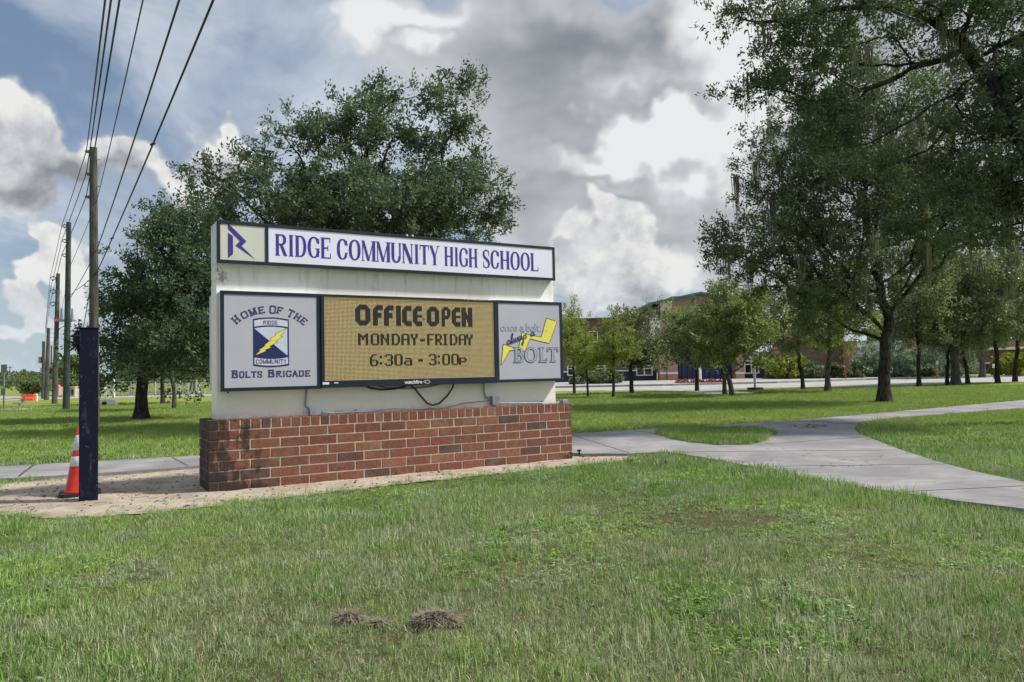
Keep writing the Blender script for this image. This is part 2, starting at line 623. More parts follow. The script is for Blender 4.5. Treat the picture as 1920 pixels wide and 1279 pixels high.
# ------------------------------------------------------------------ drawn lettering (flat print)
class Art:
    """boolean canvas in wall metres; turned into a thin flat mesh"""

    def __init__(self, s0, s1, z0, z1, c):
        self.s0, self.z0, self.c = s0, z0, c
        nx, nz = int(round((s1 - s0) / c)), int(round((z1 - z0) / c))
        self.X, self.Z = np.meshgrid(s0 + (np.arange(nx) + .5) * c, z0 + (np.arange(nz) + .5) * c)
        self.m = np.zeros((nz, nx), bool)

    def poly_mask(self, pts):
        X, Z = self.X, self.Z
        ins = np.zeros(X.shape, bool)
        n = len(pts)
        for i in range(n):
            x1, z1 = pts[i]
            x2, z2 = pts[(i + 1) % n]
            if z1 == z2:
                continue
            cond = ((z1 > Z) != (z2 > Z))
            xi = (x2 - x1) * (Z - z1) / (z2 - z1) + x1
            ins ^= cond & (X < xi)
        return ins

    def poly(self, pts, add=True):
        k = self.poly_mask(pts)
        self.m = self.m | k if add else self.m & ~k

    def stroke(self, pts, ws):
        pts = np.asarray(pts, float)
        ws = np.full(len(pts), ws, float) if not hasattr(ws, '__len__') else np.asarray(ws, float)
        for i in range(len(pts) - 1):
            L = np.linalg.norm(pts[i + 1] - pts[i])
            k = max(2, int(L / self.c) + 1)
            for t in np.linspace(0, 1, k):
                p = pts[i] * (1 - t) + pts[i + 1] * t
                w = ws[i] * (1 - t) + ws[i + 1] * t
                self.m |= ((self.X - p[0]) ** 2 + (self.Z - p[1]) ** 2) < (w / 2) ** 2

    def grow(self, n):
        k = Art.__new__(Art)
        k.__dict__.update(self.__dict__)
        m = self.m.copy()
        for _ in range(n):
            a = m.copy()
            a[1:] |= m[:-1]
            a[:-1] |= m[1:]
            a[:, 1:] |= m[:, :-1]
            a[:, :-1] |= m[:, 1:]
            m = a
        k.m = m
        return k

    def glyph(self, ch, x, z, w, h, st=.2, th=.06, sl=.09, sf=.045, sup=2.3, rot=0.0):
        """capital letter in the box (x, z, w, h); st/th stem and thin widths, sl serif overhang, sf serif thickness"""
        X0 = self.X - x
        Z0 = self.Z - z
        if rot:
            c_, s_ = math.cos(-rot), math.sin(-rot)
            X0, Z0 = X0 * c_ - Z0 * s_, X0 * s_ + Z0 * c_
        X, Z = X0 / w, Z0 / h
        st_ = st
        m = np.zeros(X.shape, bool)

        def R(a, b, c, d):
            return (X >= a) & (X <= b) & (Z >= c) & (Z <= d)

        def stem(a):
            k = R(a, a + st_, 0, 1)
            if sf:
                k |= R(a - sl, a + st_ + sl, 0, sf) | R(a - sl, a + st_ + sl, 1 - sf, 1)
            return k

        def thin(a, tw=None):
            tw = th * 1.3 if tw is None else tw
            k = R(a, a + tw, 0, 1)
            if sf:
                k |= R(a - sl, a + tw + sl, 0, sf) | R(a - sl, a + tw + sl, 1 - sf, 1)
            return k

        def ring(cx, cz, rx, rz, tx, tz):
            o = (np.abs((X - cx) / rx) ** sup + np.abs((Z - cz) / rz) ** sup) < 1
            i = (np.abs((X - cx) / max(rx - tx, 1e-3)) ** sup + np.abs((Z - cz) / max(rz - tz, 1e-3)) ** sup) < 1
            return o & ~i

        def diag(x1, z1, x2, z2, tw):
            t = (Z - z1) / (z2 - z1)
            xc = x1 + (x2 - x1) * t
            return (np.abs(X - xc) < tw / 2) & (t >= 0) & (t <= 1)
        tz = th * 1.0
        e = sl + .01
        if ch == 'I':
            m = stem(.5 - st_ / 2)
        elif ch == 'H':
            m = stem(e) | stem(1 - e - st_) | R(e, 1 - e, .5 - tz / 2, .5 + tz / 2)
        elif ch == 'L':
            m = stem(e) | R(e, .97, 0, tz) | R(.97 - tz, .97, 0, .25)
        elif ch in 'EF':
            m = stem(e) | R(e, .93, 1 - tz, 1) | R(.93 - tz, .93, .78, 1) | R(e, .72, .5 - tz / 2, .5 + tz / 2) | R(.72 - tz * .8, .72, .38, .62)
            if ch == 'E':
                m |= R(e, .97, 0, tz) | R(.97 - tz, .97, 0, .25)
        elif ch == 'T':
            m = (stem(.5 - st_ / 2) & (Z < .97)) | R(.02, .98, 1 - tz, 1) | R(.02, .02 + tz, .74, 1) | R(.98 - tz, .98, .74, 1)
        elif ch in 'RPB':
            m = stem(e)
            top = ring(.52, .75 if ch != 'B' else .76, .40 if ch != 'B' else .37, .25, st_, tz) & (X > .5)
            m |= top | R(e, .52, 1 - tz, 1) | R(e, .52, .5, .5 + tz)
            if ch == 'R':
                m |= diag(.50, .52, .86, 0, st_ * 1.05) | (R(.80, 1.02, 0, sf) if sf else False)
            if ch == 'B':
                m |= (ring(.52, .27, .43, .27, st_, tz) & (X > .5)) | R(e, .52, 0, tz)
        elif ch == 'D':
            m = stem(e) | (ring(.42, .5, .54, .5, st_, tz) & (X > .42)) | R(e, .42, 1 - tz, 1) | R(e, .42, 0, tz)
        elif ch == 'O':
            m = ring(.5, .5, .48, .5, st_, tz)
        elif ch in 'CG':
            m = ring(.52, .5, .49, .5, st_, tz) & ~((X > .62) & (Z > .34) & (Z < .70))
            m |= R(.86, .93, .66, .92)
            if ch == 'G':
                m |= R(.74, .74 + st_ * .8, .06, .46)
                if sf:
                    m |= R(.62, 1.0, .46 - sf, .46)
            else:
                m &= ~((X > .9) & (Z < .3))
        elif ch == 'U':
            m = (stem(e) & (Z > .3)) | (thin(1 - e - st_ * .6, st_ * .6) & (Z > .3)) | (ring(.5, .34, .5 - e, .34, st_ * .9, tz * 1.3) & (Z <= .34))
        elif ch == 'N':
            m = (thin(e) | thin(1 - e - th * 1.3)) | diag(e + st_ * .3, 1, 1 - e - st_ * .4, 0, st_ * 1.25)
            m &= ~(R(1 - e - .02 - st_, 2, 0, sf) & (X > 1 - e + th * 1.3)) if False else True
        elif ch == 'M':
            m = thin(e * .8, th) | stem(1 - e * .8 - st_ * .8) | diag(e + st_ * .2, 1, .5, .02, st_ * .9) | diag(1 - e - st_ * .3, 1, .5, .02, th * 1.1)
        elif ch == 'A':
            m = diag(.5, 1, .88, 0, st_) | diag(.5, 1, .12, 0, th * 1.6) | R(.25, .75, .28, .28 + tz)
            if sf:
                m |= R(.0, .3, 0, sf) | R(.68, 1.0, 0, sf)
        elif ch == 'Y':
            m = (stem(.5 - st_ / 2) & (Z < .5)) | diag(.14, 1, .5, .42, st_) | diag(.88, 1, .52, .42, th * 1.3)
            if sf:
                m |= R(0, .36, 1 - sf, 1) | R(.7, 1.02, 1 - sf, 1)
        elif ch == 'S':
            cpt = [(.84, .72), (.80, .90), (.60, .965), (.40, .965), (.18, .88), (.14, .72), (.24, .60), (.5, .50), (.78, .38), (.86, .24), (.80, .10), (.58, .035), (.36, .035), (.18, .10), (.13, .28)]
            wd = [.05, .05, .07, .07, .14, .17, .2, .22, .2, .17, .14, .07, .07, .05, .05]
            kk = st_ / .2
            for (a, b), (c, d), w1, w2 in zip(cpt, cpt[1:], wd, wd[1:]):
                for t in np.linspace(0, 1, 14):
                    px, pz, ww = a + (c - a) * t, b + (d - b) * t, (w1 + (w2 - w1) * t) * (kk if th < .12 else 0) + (0 if th < .12 else st_)
                    m |= (((X - px) / (ww / 2)) ** 2 + ((Z - pz) / (ww / 2 * w / h)) ** 2 if False else ((X - px) / (ww / 2)) ** 2 + ((Z - pz) / max(ww / 2 * w / h, .03)) ** 2) < 1
            m &= (Z >= 0) & (Z <= 1)
            if sf:
                m |= R(.80, .86, .66, .95) | R(.11, .17, .04, .34)
        self.m |= m

    def mesh(self, name, thick=.0008):
        m = self.m
        nz, nx = m.shape
        V, Fc = [], []
        open_ = {}
        rows = []
        for r in range(nz + 1):
            runs = set()
            if r < nz:
                d = np.diff(np.concatenate([[0], m[r].astype(np.int8), [0]]))
                runs = set(zip(np.where(d == 1)[0].tolist(), np.where(d == -1)[0].tolist()))
            for k in list(open_):
                if k not in runs:
                    rows.append((k[0], k[1], open_.pop(k), r))
            for k in runs:
                open_.setdefault(k, r)
        for a, b, r0, r1 in rows:
            i = len(V)
            xa, xb = self.s0 + a * self.c, self.s0 + b * self.c
            za, zb = self.z0 + r0 * self.c, self.z0 + r1 * self.c
            V += [(xa, 0, za), (xb, 0, za), (xb, 0, zb), (xa, 0, zb)]
            Fc.append((i, i + 1, i + 2, i + 3))
        return mesh_np(name, V, faces=Fc)


# ------------------------------------------------------------------ the school sign
def build_sign():
    root = thing('school_sign', 'white walled high school monument sign with LED message board on a red brick base', 'sign', tuple(SO), SYAW)

    def part(name, bm, m, parent=root, y=0.0):
        o = obj(name, bm, MAT[m] if isinstance(m, str) else m, parent)
        o.location.y = y
        return o
    W, D, H = 4.38, 0.60, 0.711
    CH, J = H / 7, 0.014
    base = part('brick_base', box(.0045, W - .0045, .0045, D - .0045, -.15, H - .006), 'mortar')
    cache = {}

    def brick(x0, x1, y0, y1, z0, z1):
        w, d, h = x1 - x0, y1 - y0, z1 - z0
        k = (round(w, 3), round(d, 3), round(h, 3))
        if k not in cache:
            bm = box(-w / 2, w / 2, -d / 2, d / 2, -h / 2, h / 2, .0035)
            me = bpy.data.meshes.new('brick')
            bm.to_mesh(me)
            bm.free()
            me.materials.append(MAT['brick'])
            cache[k] = me
        o = bpy.data.objects.new('brick', cache[k])
        link(o)
        o.parent = base
        o.location = ((x0 + x1) / 2 + rnd.uniform(-.001, .001), (y0 + y1) / 2 + rnd.uniform(-.0015, .0015), (z0 + z1) / 2)
        o.rotation_euler = (rnd.uniform(-.004, .004), rnd.uniform(-.004, .004), rnd.uniform(-.004, .004))
    h2 = J / 2
    for r in range(6):
        z0, z1 = r * CH + h2, (r + 1) * CH - h2
        k = 6 - r                    # 1 = just under the rowlock
        joints = [0.0] + ([.3 * i for i in range(1, 15)] if k % 2 else [.1 + .3 * i for i in range(0, 15)]) + [W]
        if k % 2 == 0:
            joints = joints[:-2] + [W - .1, W] if joints[-2] > W - .06 else joints
        for a, b in zip(joints, joints[1:]):
            if b - a < .03:
                continue
            x0 = 0 if a == 0 else a + h2
            x1 = W if b == W else b - h2
            dp = .3 - h2 if (k % 2 == 0 and a == 0) else .095
            brick(x0, x1, 0, dp, z0, z1)
        ends = [(.1, .4), (.4, .6)] if k % 2 else [(.3, .6)]
        for a, b in ends:
            y1 = D if b == .6 else b - h2
            brick(0, .095, a + h2, y1, z0, z1)
            brick(W - .095, W, a + h2, y1, z0, z1)
        if k % 2 == 0:
            brick(W - .095, W, .1 + h2, .3 - h2, z0, z1)
    n = 43
    pw = W / n
    for i in range(n):
        brick(i * pw + (0 if i == 0 else h2), (i + 1) * pw - (0 if i == n - 1 else h2), 0, .298, 6 * CH + h2, H + rnd.uniform(-.001, .001))
        brick(i * pw + (0 if i == 0 else h2), (i + 1) * pw - (0 if i == n - 1 else h2), .306, D, 6 * CH + h2, H + rnd.uniform(-.001, .001))

    wall = part('rendered_wall', box(.10, 4.243, .15, .45, H - .005, 2.31, .004), 'stucco')

    # --- header cabinet
    hx0, hx1, hz0, hz1 = .095, 4.215, 2.300, 2.735
    cab = part('header_cabinet', box(hx0 + .004, hx1 - .004, .062, .44, hz0 + .004, hz1 - .004), 'alu')

    def frame(x0, x1, z0, z1, y0, y1, w, parent, bars=()):
        bm = bmesh.new()
        bx(bm, x0, x1, y0, y1, z0, z0 + w, .002)
        bx(bm, x0, x1, y0, y1, z1 - w, z1, .002)
        bx(bm, x0, x0 + w, y0 + .0015, y1, z0 + w, z1 - w, .002)
        bx(bm, x1 - w, x1, y0 + .0015, y1, z0 + w, z1 - w, .002)
        for b in bars:
            bx(bm, b - w / 2, b + w / 2, y0 + .0015, y1, z0 + w, z1 - w, .002)
        o = obj('frame', bm, MAT['navy'], parent)
        return o
    frame(hx0, hx1, hz0, hz1, .05, .08, .034, cab, bars=(.589,))
    obj('logo_panel', box(.129, .573, .058, .061, hz0 + .03, hz1 - .03), MAT['face_cream'], cab)
    obj('name_panel', box(.605, hx1 - .03, .058, .061, hz0 + .03, hz1 - .03), MAT['face_white'], cab)
    Y = .0555
    # logo: a letter R made of a bolt
    A = Art(.14, .56, 2.34, 2.73, .0022)
    A.poly([(.204, 2.712), (.384, 2.538), (.336, 2.486), (.474, 2.352), (.276, 2.486), (.320, 2.535), (.204, 2.653)])
    A.poly([(.203, 2.614), (.252, 2.580), (.252, 2.396), (.208, 2.356), (.203, 2.356)])
    o = obj('logo', A.mesh('logo'), MAT['ink_blue'], cab)
    o.location.y = Y
    # school name, measured letter by letter
    cap = (2.408, 2.638)
    wid = {'R': .74, 'I': .40, 'D': .74, 'G': .78, 'E': .68, 'C': .72, 'O': .78, 'M': .92, 'U': .74, 'N': .76, 'T': .66, 'Y': .72, 'H': .78, 'S': .56, 'L': .66}
    stw = {'I': .44, 'M': .205, 'S': .30}

    def word(txt, s0, s1, parent, ink, y, cap, c=.0026, **kw):
        tot = sum(wid[q] for q in txt)
        k = (s1 - s0) / (tot - .02)
        x = s0
        A = Art(s0 - .03, s1 + .03, cap[0] - .02, cap[1] + .02, c)
        for q in txt:
            w = wid[q] * k
            args = dict(st=stw.get(q, .185 / wid[q]), th=.065, sl=.07 if q != 'I' else .14, sf=.034)
            args.update(kw)
            A.glyph(q, x + .004, cap[0], w * .95, cap[1] - cap[0], **args)
            x += w
        o = obj('lettering', A.mesh('lettering'), ink, parent)
        o.location.y = y
        return A
    word('RIDGE', .668, 1.272, cab, MAT['ink_blue'], Y, cap)
    word('COMMUNITY', 1.330, 2.575, cab, MAT['ink_blue'], Y, cap)
    word('HIGH', 2.632, 3.085, cab, MAT['ink_blue'], Y, cap)
    word('SCHOOL', 3.150, 3.962, cab, MAT['ink_blue'], Y, cap)
    # bright clips left on the header's top edge
    for sx in (2.155, 2.225):
        obj('mounting_clip', box(sx, sx + .022, .047, .085, hz1 - .012, hz1 + .010, .003), MAT['plate'], cab)
    obj('hanger_bolt', box(3.28, 3.31, .10, .13, hz1 - .004, hz1 + .018, .003), MAT['navy'], cab)

    # --- lower left cabinet
    def cabinet(name, x0, x1, z0, z1, face, y0=0.0):
        c = part(name, box(x0 + .004, x1 - .004, y0 + .012, .149, z0 + .004, z1 - .004), 'alu')
        frame(x0, x1, z0, z1, y0, y0 + .03, .036, c)
        if face:
            obj('panel_face', box(x0 + .03, x1 - .03, y0 + .008, y0 + .0115, z0 + .03, z1 - .03), MAT[face], c)
        return c
    lc = cabinet('emblem_cabinet', .118, 1.130, .995, 2.014, 'face_grey')
    Y1 = .0062

    def art(A, ink, parent, y, name='print'):
        o = obj(name, A.mesh(name), MAT[ink], parent)
        o.location.y = y
    # arched words
    A = Art(.2, 1.04, 1.66, 1.90, .0026)
    letters = 'HOMEOFTHE'
    pos = [(.269, 1.722), (.351, 1.772), (.432, 1.803), (.520, 1.825), (.633, 1.832), (.708, 1.824), (.818, 1.795), (.889, 1.760), (.953, 1.718)]
    cx0, cz0, RR = .613, 1.36, .47
    for ch, (px, pz) in zip(letters, pos):
        ang = -math.atan2(px - cx0, pz - cz0)
        big = ch in 'H' and px < .3 or (ch == 'O' and abs(px - .633) < .01) or (ch == 'T')
        h_ = .086 if big else .074
        w_ = .070 if ch != 'M' else .078
        c_, s_ = math.cos(ang), math.sin(ang)
        x = px - (w_ / 2) * c_ + (h_ / 2) * s_
        z = pz - (w_ / 2) * s_ - (h_ / 2) * c_
        A.glyph(ch, x, z, w_, h_, st=.21, th=.17, sl=.09, sf=.16, sup=4.5, rot=ang)
    art(A, 'ink_plum', lc, Y1, 'lettering')
    A = Art(.2, 1.04, 1.10, 1.23, .0024)

    def caps(A, txt, s0, s1, z, hb, hs, **kw):
        n_ = sum(1.18 if i == 0 else (1.1 if q == 'M' else (.55 if q == 'I' else .95)) for i, q in enumerate(txt))
        k = (s1 - s0) / n_
        x = s0
        for i, q in enumerate(txt):
            w = (1.18 if i == 0 else (1.1 if q == 'M' else (.55 if q == 'I' else .95))) * k
            a_ = dict(st=.24, th=.19, sl=.07, sf=.16, sup=4.5)
            a_.update(kw)
            if q == 'I':
                a_['st'] = .42
            A.glyph(q, x, z, w * .9, hb if i == 0 else hs, **a_)
            x += w
    caps(A, 'BOLTS', .222, .532, 1.129, .078, .068)
    caps(A, 'BRIGADE', .578, 1.026, 1.129, .080, .068)
    art(A, 'ink_plum', lc, Y1, 'lettering')
    # emblem: shield outline, two fields, two banners, bolt
    x0, x1 = .434, .797

    def arc(xa, xb, za, bow, n=14):
        return [(xa + (xb - xa) * i / n, za + bow * (1 - (2 * i / n - 1) ** 2)) for i in range(n + 1)]
    outer = arc(x0, x1, 1.732, .018) + arc(x1, x0, 1.252, -.018)
    A = Art(.42, .81, 1.22, 1.77, .0024)
    A.poly(outer)
    art(A, 'ink_navy', lc, Y1, 'emblem')
    A = Art(.42, .81, 1.22, 1.77, .0024)
    A.poly(arc(x0 + .013, x1 - .013, 1.716, .018) + arc(x1 - .013, x0 + .013, 1.652, .016))
    A.poly(arc(x0 + .013, x1 - .013, 1.334, -.016) + arc(x1 - .013, x0 + .013, 1.268, -.018))
    art(A, 'ink_lilac', lc, Y1 - .0012, 'emblem_banner')
    A = Art(.42, .81, 1.22, 1.77, .0024)
    top = arc(x0 + .016, x1 - .016, 1.636, .016)
    A.poly(top + [(x1 - .016, 1.352), (x0 + .016, 1.630)])
    art(A, 'ink_pale', lc, Y1 - .0012, 'emblem_field')
    bolt = [(.768, 1.636), (.655, 1.578), (.668, 1.566), (.605, 1.530), (.618, 1.518), (.545, 1.460), (.562, 1.458), (.492, 1.410), (.510, 1.408), (.457, 1.360),
            (.560, 1.402), (.548, 1.412), (.612, 1.440), (.590, 1.446), (.680, 1.498), (.655, 1.502), (.728, 1.553), (.708, 1.556)]
    A = Art(.42, .81, 1.22, 1.77, .0024)
    A.poly(bolt)
    art(A.grow(2), 'ink_slate', lc, Y1 - .0018, 'bolt_outline')
    art(A, 'ink_yellow', lc, Y1 - .0030, 'bolt')

    def sans(A, txt, s0, s1, z, h, stk=.24):
        k = (s1 - s0) / sum(.5 if q == 'I' else (1.2 if q == 'M' else 1) for q in txt)
        x = s0
        for q in txt:
            w = (.5 if q == 'I' else (1.2 if q == 'M' else 1)) * k
            A.glyph(q, x, z, w * .86, h, st=.5 if q == 'I' else stk, th=.17, sl=.0, sf=0, sup=3.2)
            x += w
    A = Art(.52, .70, 1.66, 1.73, .0016)
    sans(A, 'RIDGE', .536, .686, 1.676, .042)
    art(A, 'ink_slate', lc, Y1 - .0022, 'lettering')
    A = Art(.45, .79, 1.25, 1.33, .0016)
    sans(A, 'COMMUNITY', .460, .775, 1.270, .046)
    art(A, 'ink_slate', lc, Y1 - .0022, 'lettering')

    # --- LED board
    bx0, bx1, bz0, bz1 = 1.134, 3.290, 1.004, 2.012
    led = part('message_board', box(bx0 + .004, bx1 - .004, .012, .149, bz0 + .004, bz1 - .004), 'navy')
    bm = bmesh.new()
    bx(bm, bx0, bx1, -.012, .02, bz0, 1.079, .002)
    bx(bm, bx0, bx1, -.012, .02, 1.984, bz1, .002)
    bx(bm, bx0, 1.171, -.0105, .02, 1.079, 1.984, .002)
    bx(bm, 3.263, bx1, -.0105, .02, 1.079, 1.984, .002)
    obj('frame', bm, MAT['navy'], led)
    scr = obj('led_screen', box(0, 2.094, 0, .004, 0, .907), MAT['led'], led)
    scr.location = (1.170, .004, 1.078)
    P_ = 2.09 / 144
    grid = np.zeros((62, 144), bool)        # row 0 at the top

    def cells(txt, r0, c0):
        for i, line in enumerate(txt):
            for j, q in enumerate(line):
                if q == '#':
                    grid[r0 + i, c0 + j] = True
    K = {
        'O': ['.#####.', '##...##', '##...##', '##...##', '##...##', '##...##', '##...##', '##...##', '.#####.'],
        'M': ['##....##', '###..###', '########', '##.##.##', '##.##.##', '##....##', '##....##', '##....##', '##....##'],
        'N': ['##...##', '###..##', '###..##', '####.##', '##.####', '##..###', '##..###', '##...##', '##...##'],
        'D': ['#####..', '##..##.', '##...##', '##...##', '##...##', '##...##', '##...##', '##..##.', '#####..'],
        'A': ['.#####.', '##...##', '##...##', '##...##', '#######', '##...##', '##...##', '##...##', '##...##'],
        'Y': ['##..##', '##..##', '##..##', '.####.', '..##..', '..##..', '..##..', '..##..', '..##..'],
        '-': ['....', '....', '....', '....', '####', '####', '....', '....', '....'],
        'F': ['######', '##....', '##....', '##....', '#####.', '##....', '##....', '##....', '##....'],
        'R': ['#####..', '##..##.', '##..##.', '##..##.', '#####..', '####...', '##.##..', '##..##.', '##..##.'],
        'I': ['####', '.##.', '.##.', '.##.', '.##.', '.##.', '.##.', '.##.', '####'],
        '6': ['..####.', '.##....', '##.....', '##.....', '######.', '##...##', '##...##', '##...##', '.#####.'],
        ':': ['..', '##', '##', '..', '..', '..', '##', '##', '..'],
        '3': ['.#####.', '##...##', '.....##', '.....##', '..####.', '.....##', '.....##', '##...##', '.#####.'],
        '0': ['.#####.', '##...##', '##...##', '##...##', '##...##', '##...##', '##...##', '##...##', '.#####.'],
        'a': ['.......', '.......', '.......', '.#####.', '.....##', '.######', '##...##', '##...##', '.######'],
        'p': ['.......', '.......', '.......', '######.', '##...##', '##...##', '######.', '##.....', '##.....'],
    }
    for ch, c0 in zip('MONDAY-FRIDAY', (26, 36, 44, 53, 61, 69, 77, 83, 90, 97, 103, 111, 118)):
        cells(K[ch], 27, c0)
    for ch, c0 in zip('6:30a-3:00p', (35, 43, 47, 55, 63, 75, 84, 92, 96, 104, 111)):
        cells(K[ch], 43, c0)

    def big(kind, c0, w):
        h = 16
        g_ = np.zeros((h, w), bool)
        yy, xx = np.mgrid[0:h, 0:w] + .5
        def rr(x0, x1, y0, y1, cut):
            k = (xx > x0) & (xx < x1) & (yy > y0) & (yy < y1)
            d = np.minimum(xx - x0, x1 - xx) + np.minimum(yy - y0, y1 - yy)
            return k & (d > cut)
        if kind == 'O':
            g_ = rr(0, w, 0, h, 3) & ~rr(4, w - 4, 4, h - 4, 0.9)
        elif kind == 'F':
            g_ = (rr(0, w + 5, 0, h + 9, 3)) & ((xx < 4) | (yy < 4) | ((yy > 6.2) & (yy < 9.6) & (xx < w - .9)))
        elif kind == 'I':
            g_[:] = True
        elif kind == 'C':
            g_ = rr(0, w + 5, 0, h, 3) & ((xx < 4) | (yy < 4) | (yy > h - 4))
        elif kind == 'E':
            g_ = rr(0, w + 5, 0, h, 3) & ((xx < 4) | (yy < 4) | (yy > h - 4) | ((yy > 6.6) & (yy < 9.4)))
        elif kind == 'P':
            g_ = (rr(0, w, 0, 10.5, 2.5) & ~((xx > 3.2) & (xx < w - 3) & (yy > 3.2) & (yy < 7.3))) | (xx < 3.2) & (yy > 2)
        elif kind == 'N':
            g_ = (xx < 3.6) | (xx > w - 3.6) | (np.abs((xx - 1.8) / (w - 3.6) - (yy - 2) / (h - 4)) < .26)
        grid[5:21, c0:c0 + w] |= g_
    for kch, c0, w in (('O', 24, 12), ('F', 38, 8), ('F', 47, 8), ('I', 57, 4), ('C', 62, 8), ('E', 71, 8), ('O', 83, 11), ('P', 96, 8), ('E', 105, 8), ('N', 114, 10)):
        big(kch, c0, w)
    # two dead cells lower right of the E, as on the board
    grid[14, 79] = grid[15, 80] = True
    A = Art(1.170, 1.170 + P_ * 144, 1.985 - P_ * 62, 1.985, P_)
    A.m = grid[::-1].copy()
    o = obj('led_text', A.mesh('led_text'), MAT['led_off'], led)
    o.location.y = .0015
    # maker's lettering on the bottom rail: a word and a flame outline
    tcu = bpy.data.curves.new('maker_word', 'FONT')
    tcu.body = 'watchfire'
    tcu.size = .056
    tcu.offset = .0012
    tmp = bpy.data.objects.new('maker_word', tcu)
    link(tmp)
    dg = bpy.context.evaluated_depsgraph_get()
    me = bpy.data.meshes.new_from_object(tmp.evaluated_get(dg))
    bpy.data.objects.remove(tmp)
    bpy.data.curves.remove(tcu)
    me.transform(Matrix.Rotation(math.pi / 2, 4, 'X'))
    w = max(v.co.x for v in me.vertices)
    o = obj('maker_lettering', me, MAT['ink_white'], led)
    me.materials.clear()
    me.materials.append(MAT['ink_white'])
    o.scale = (.215 / w, 1, 1)
    o.location = (2.082, -.0135, 1.024)
    A = Art(2.30, 2.41, 1.01, 1.07, .0012)
    A.stroke([(2.312, 1.040), (2.335, 1.056), (2.360, 1.060), (2.385, 1.054), (2.393, 1.040), (2.385, 1.027), (2.362, 1.021), (2.340, 1.026), (2.328, 1.036), (2.345, 1.040)], .005)
    o = obj('maker_flame', A.mesh('maker_flame'), MAT['ink_white'], led)
    o.location.y = -.0135
    obj('sticker', box(1.144, 1.214, -.0138, -.0122, 1.040, 1.064), MAT['ink_white'], led)
    obj('sticker', box(1.268, 1.315, -.0138, -.0122, 1.048, 1.062), MAT['plate'], led)
    # peeling sealant on the top rail near its right end
    bm = bmesh.new()
    for i in range(16):
        s = 2.85 + i * .022 + rnd.uniform(0, .01)
        tube(bm, [(s, -.014, 2.006 + rnd.uniform(-.006, .004)), (s + .012, -.020, 2.012 + rnd.uniform(-.01, .008)), (s + .026, -.013, 2.004 + rnd.uniform(-.008, .006))], .0028, 4)
    o = obj('peeling_sealant', bm, MAT['plate'], led)
    o['kind'] = 'stuff'

    # --- lower right cabinet
    rc = cabinet('motto_cabinet', 3.294, 4.272, 1.008, 2.016, 'face_grey')
    A = Art(3.33, 4.24, 1.19, 1.84, .0024)
    A.poly([(4.033, 1.801), (4.187, 1.763), (4.063, 1.489), (3.776, 1.549), (3.700, 1.390), (3.640, 1.412), (3.477, 1.400), (3.359, 1.221), (3.393, 1.470), (3.526, 1.433), (3.612, 1.424), (3.665, 1.619), (3.790, 1.580), (3.951, 1.563)])
    art(A.grow(4), 'ink_slate', rc, Y1, 'bolt_outline')
    art(A, 'ink_yellow', rc, Y1 - .0015, 'bolt')
    # BOLT in outlined serif capitals
    A = Art(3.50, 4.23, 1.22, 1.46, .0020)
    for ch, xa, xb in (('B', 3.527, 3.690), ('O', 3.690, 3.885), ('L', 3.895, 4.030), ('T', 4.025, 4.205)):
        wd = xb - xa
        A.glyph(ch, xa + .005, 1.252, wd * .95, .178, st=.034 / wd * .95 if ch != 'O' else .036 / wd, th=.07, sl=.026 / wd, sf=.05)
    art(A.grow(3), 'ink_slate', rc, Y1 - .0028, 'lettering')
    art(A, 'ink_steel', rc, Y1 - .0040, 'lettering_fill')
    # once a bolt...
    A = Art(3.34, 4.06, 1.62, 1.76, .0018)

    def low(A, ch, x, z, h, w):
        def ell(cx, cz, rx, rz, a0=0, a1=360, tw=.012):
            pts = [(cx + rx * math.cos(math.radians(a)), cz + rz * math.sin(math.radians(a))) for a in np.linspace(a0, a1, 24)]
            A.stroke(pts, tw)
        r = h / 2
        if ch in 'oacebn':
            if ch in 'o':
                ell(x + w / 2, z + r, w * .42, r)
            if ch == 'c':
                ell(x + w / 2, z + r, w * .42, r, 50, 310)
            if ch == 'e':
                ell(x + w / 2, z + r, w * .42, r, 0, 310)
                A.stroke([(x + w * .1, z + r), (x + w * .9, z + r)], .008)
            if ch == 'a':
                ell(x + w * .42, z + r * .6, w * .34, r * .6)
                A.stroke([(x + w * .2, z + h * .95), (x + w * .6, z + h), (x + w * .78, z + h * .8), (x + w * .78, z), (x + w * .95, z)], .012)
            if ch == 'n':
                A.stroke([(x + w * .15, z), (x + w * .15, z + h)], .013)
                A.stroke([(x + w * .15, z + h * .75), (x + w * .5, z + h), (x + w * .8, z + h * .8), (x + w * .8, z)], .012)
            if ch == 'b':
                A.stroke([(x + w * .15, z), (x + w * .15, z + h * 1.75)], .013)
                ell(x + w * .48, z + r, w * .36, r)
        if ch == 'l':
            A.stroke([(x + w * .5, z), (x + w * .5, z + h * 1.75)], .013)
        if ch == 't':
            A.stroke([(x + w * .45, z + h * 1.4), (x + w * .45, z + h * .15), (x + w * .8, z)], .012)
            A.stroke([(x + w * .1, z + h), (x + w * .9, z + h)], .008)
        if ch == '.':
            A.stroke([(x + w * .5, z), (x + w * .5, z + .003)], .014)
    zz = 1.645
    for ch, x, w in (('o', 3.362, .062), ('n', 3.425, .066), ('c', 3.492, .055), ('e', 3.546, .058), ('a', 3.635, .060), ('b', 3.725, .066), ('o', 3.790, .062), ('l', 3.850, .03), ('t', 3.880, .044), ('.', 3.930, .03), ('.', 3.972, .03), ('.', 4.010, .03)):
        low(A, ch, x, zz, .052, w)
    art(A.grow(1), 'ink_steel', rc, Y1 - .0028, 'lettering')
    # always a, slanting script
    A = Art(3.41, 3.92, 1.38, 1.66, .0018)
    k = math.tan(math.radians(25))
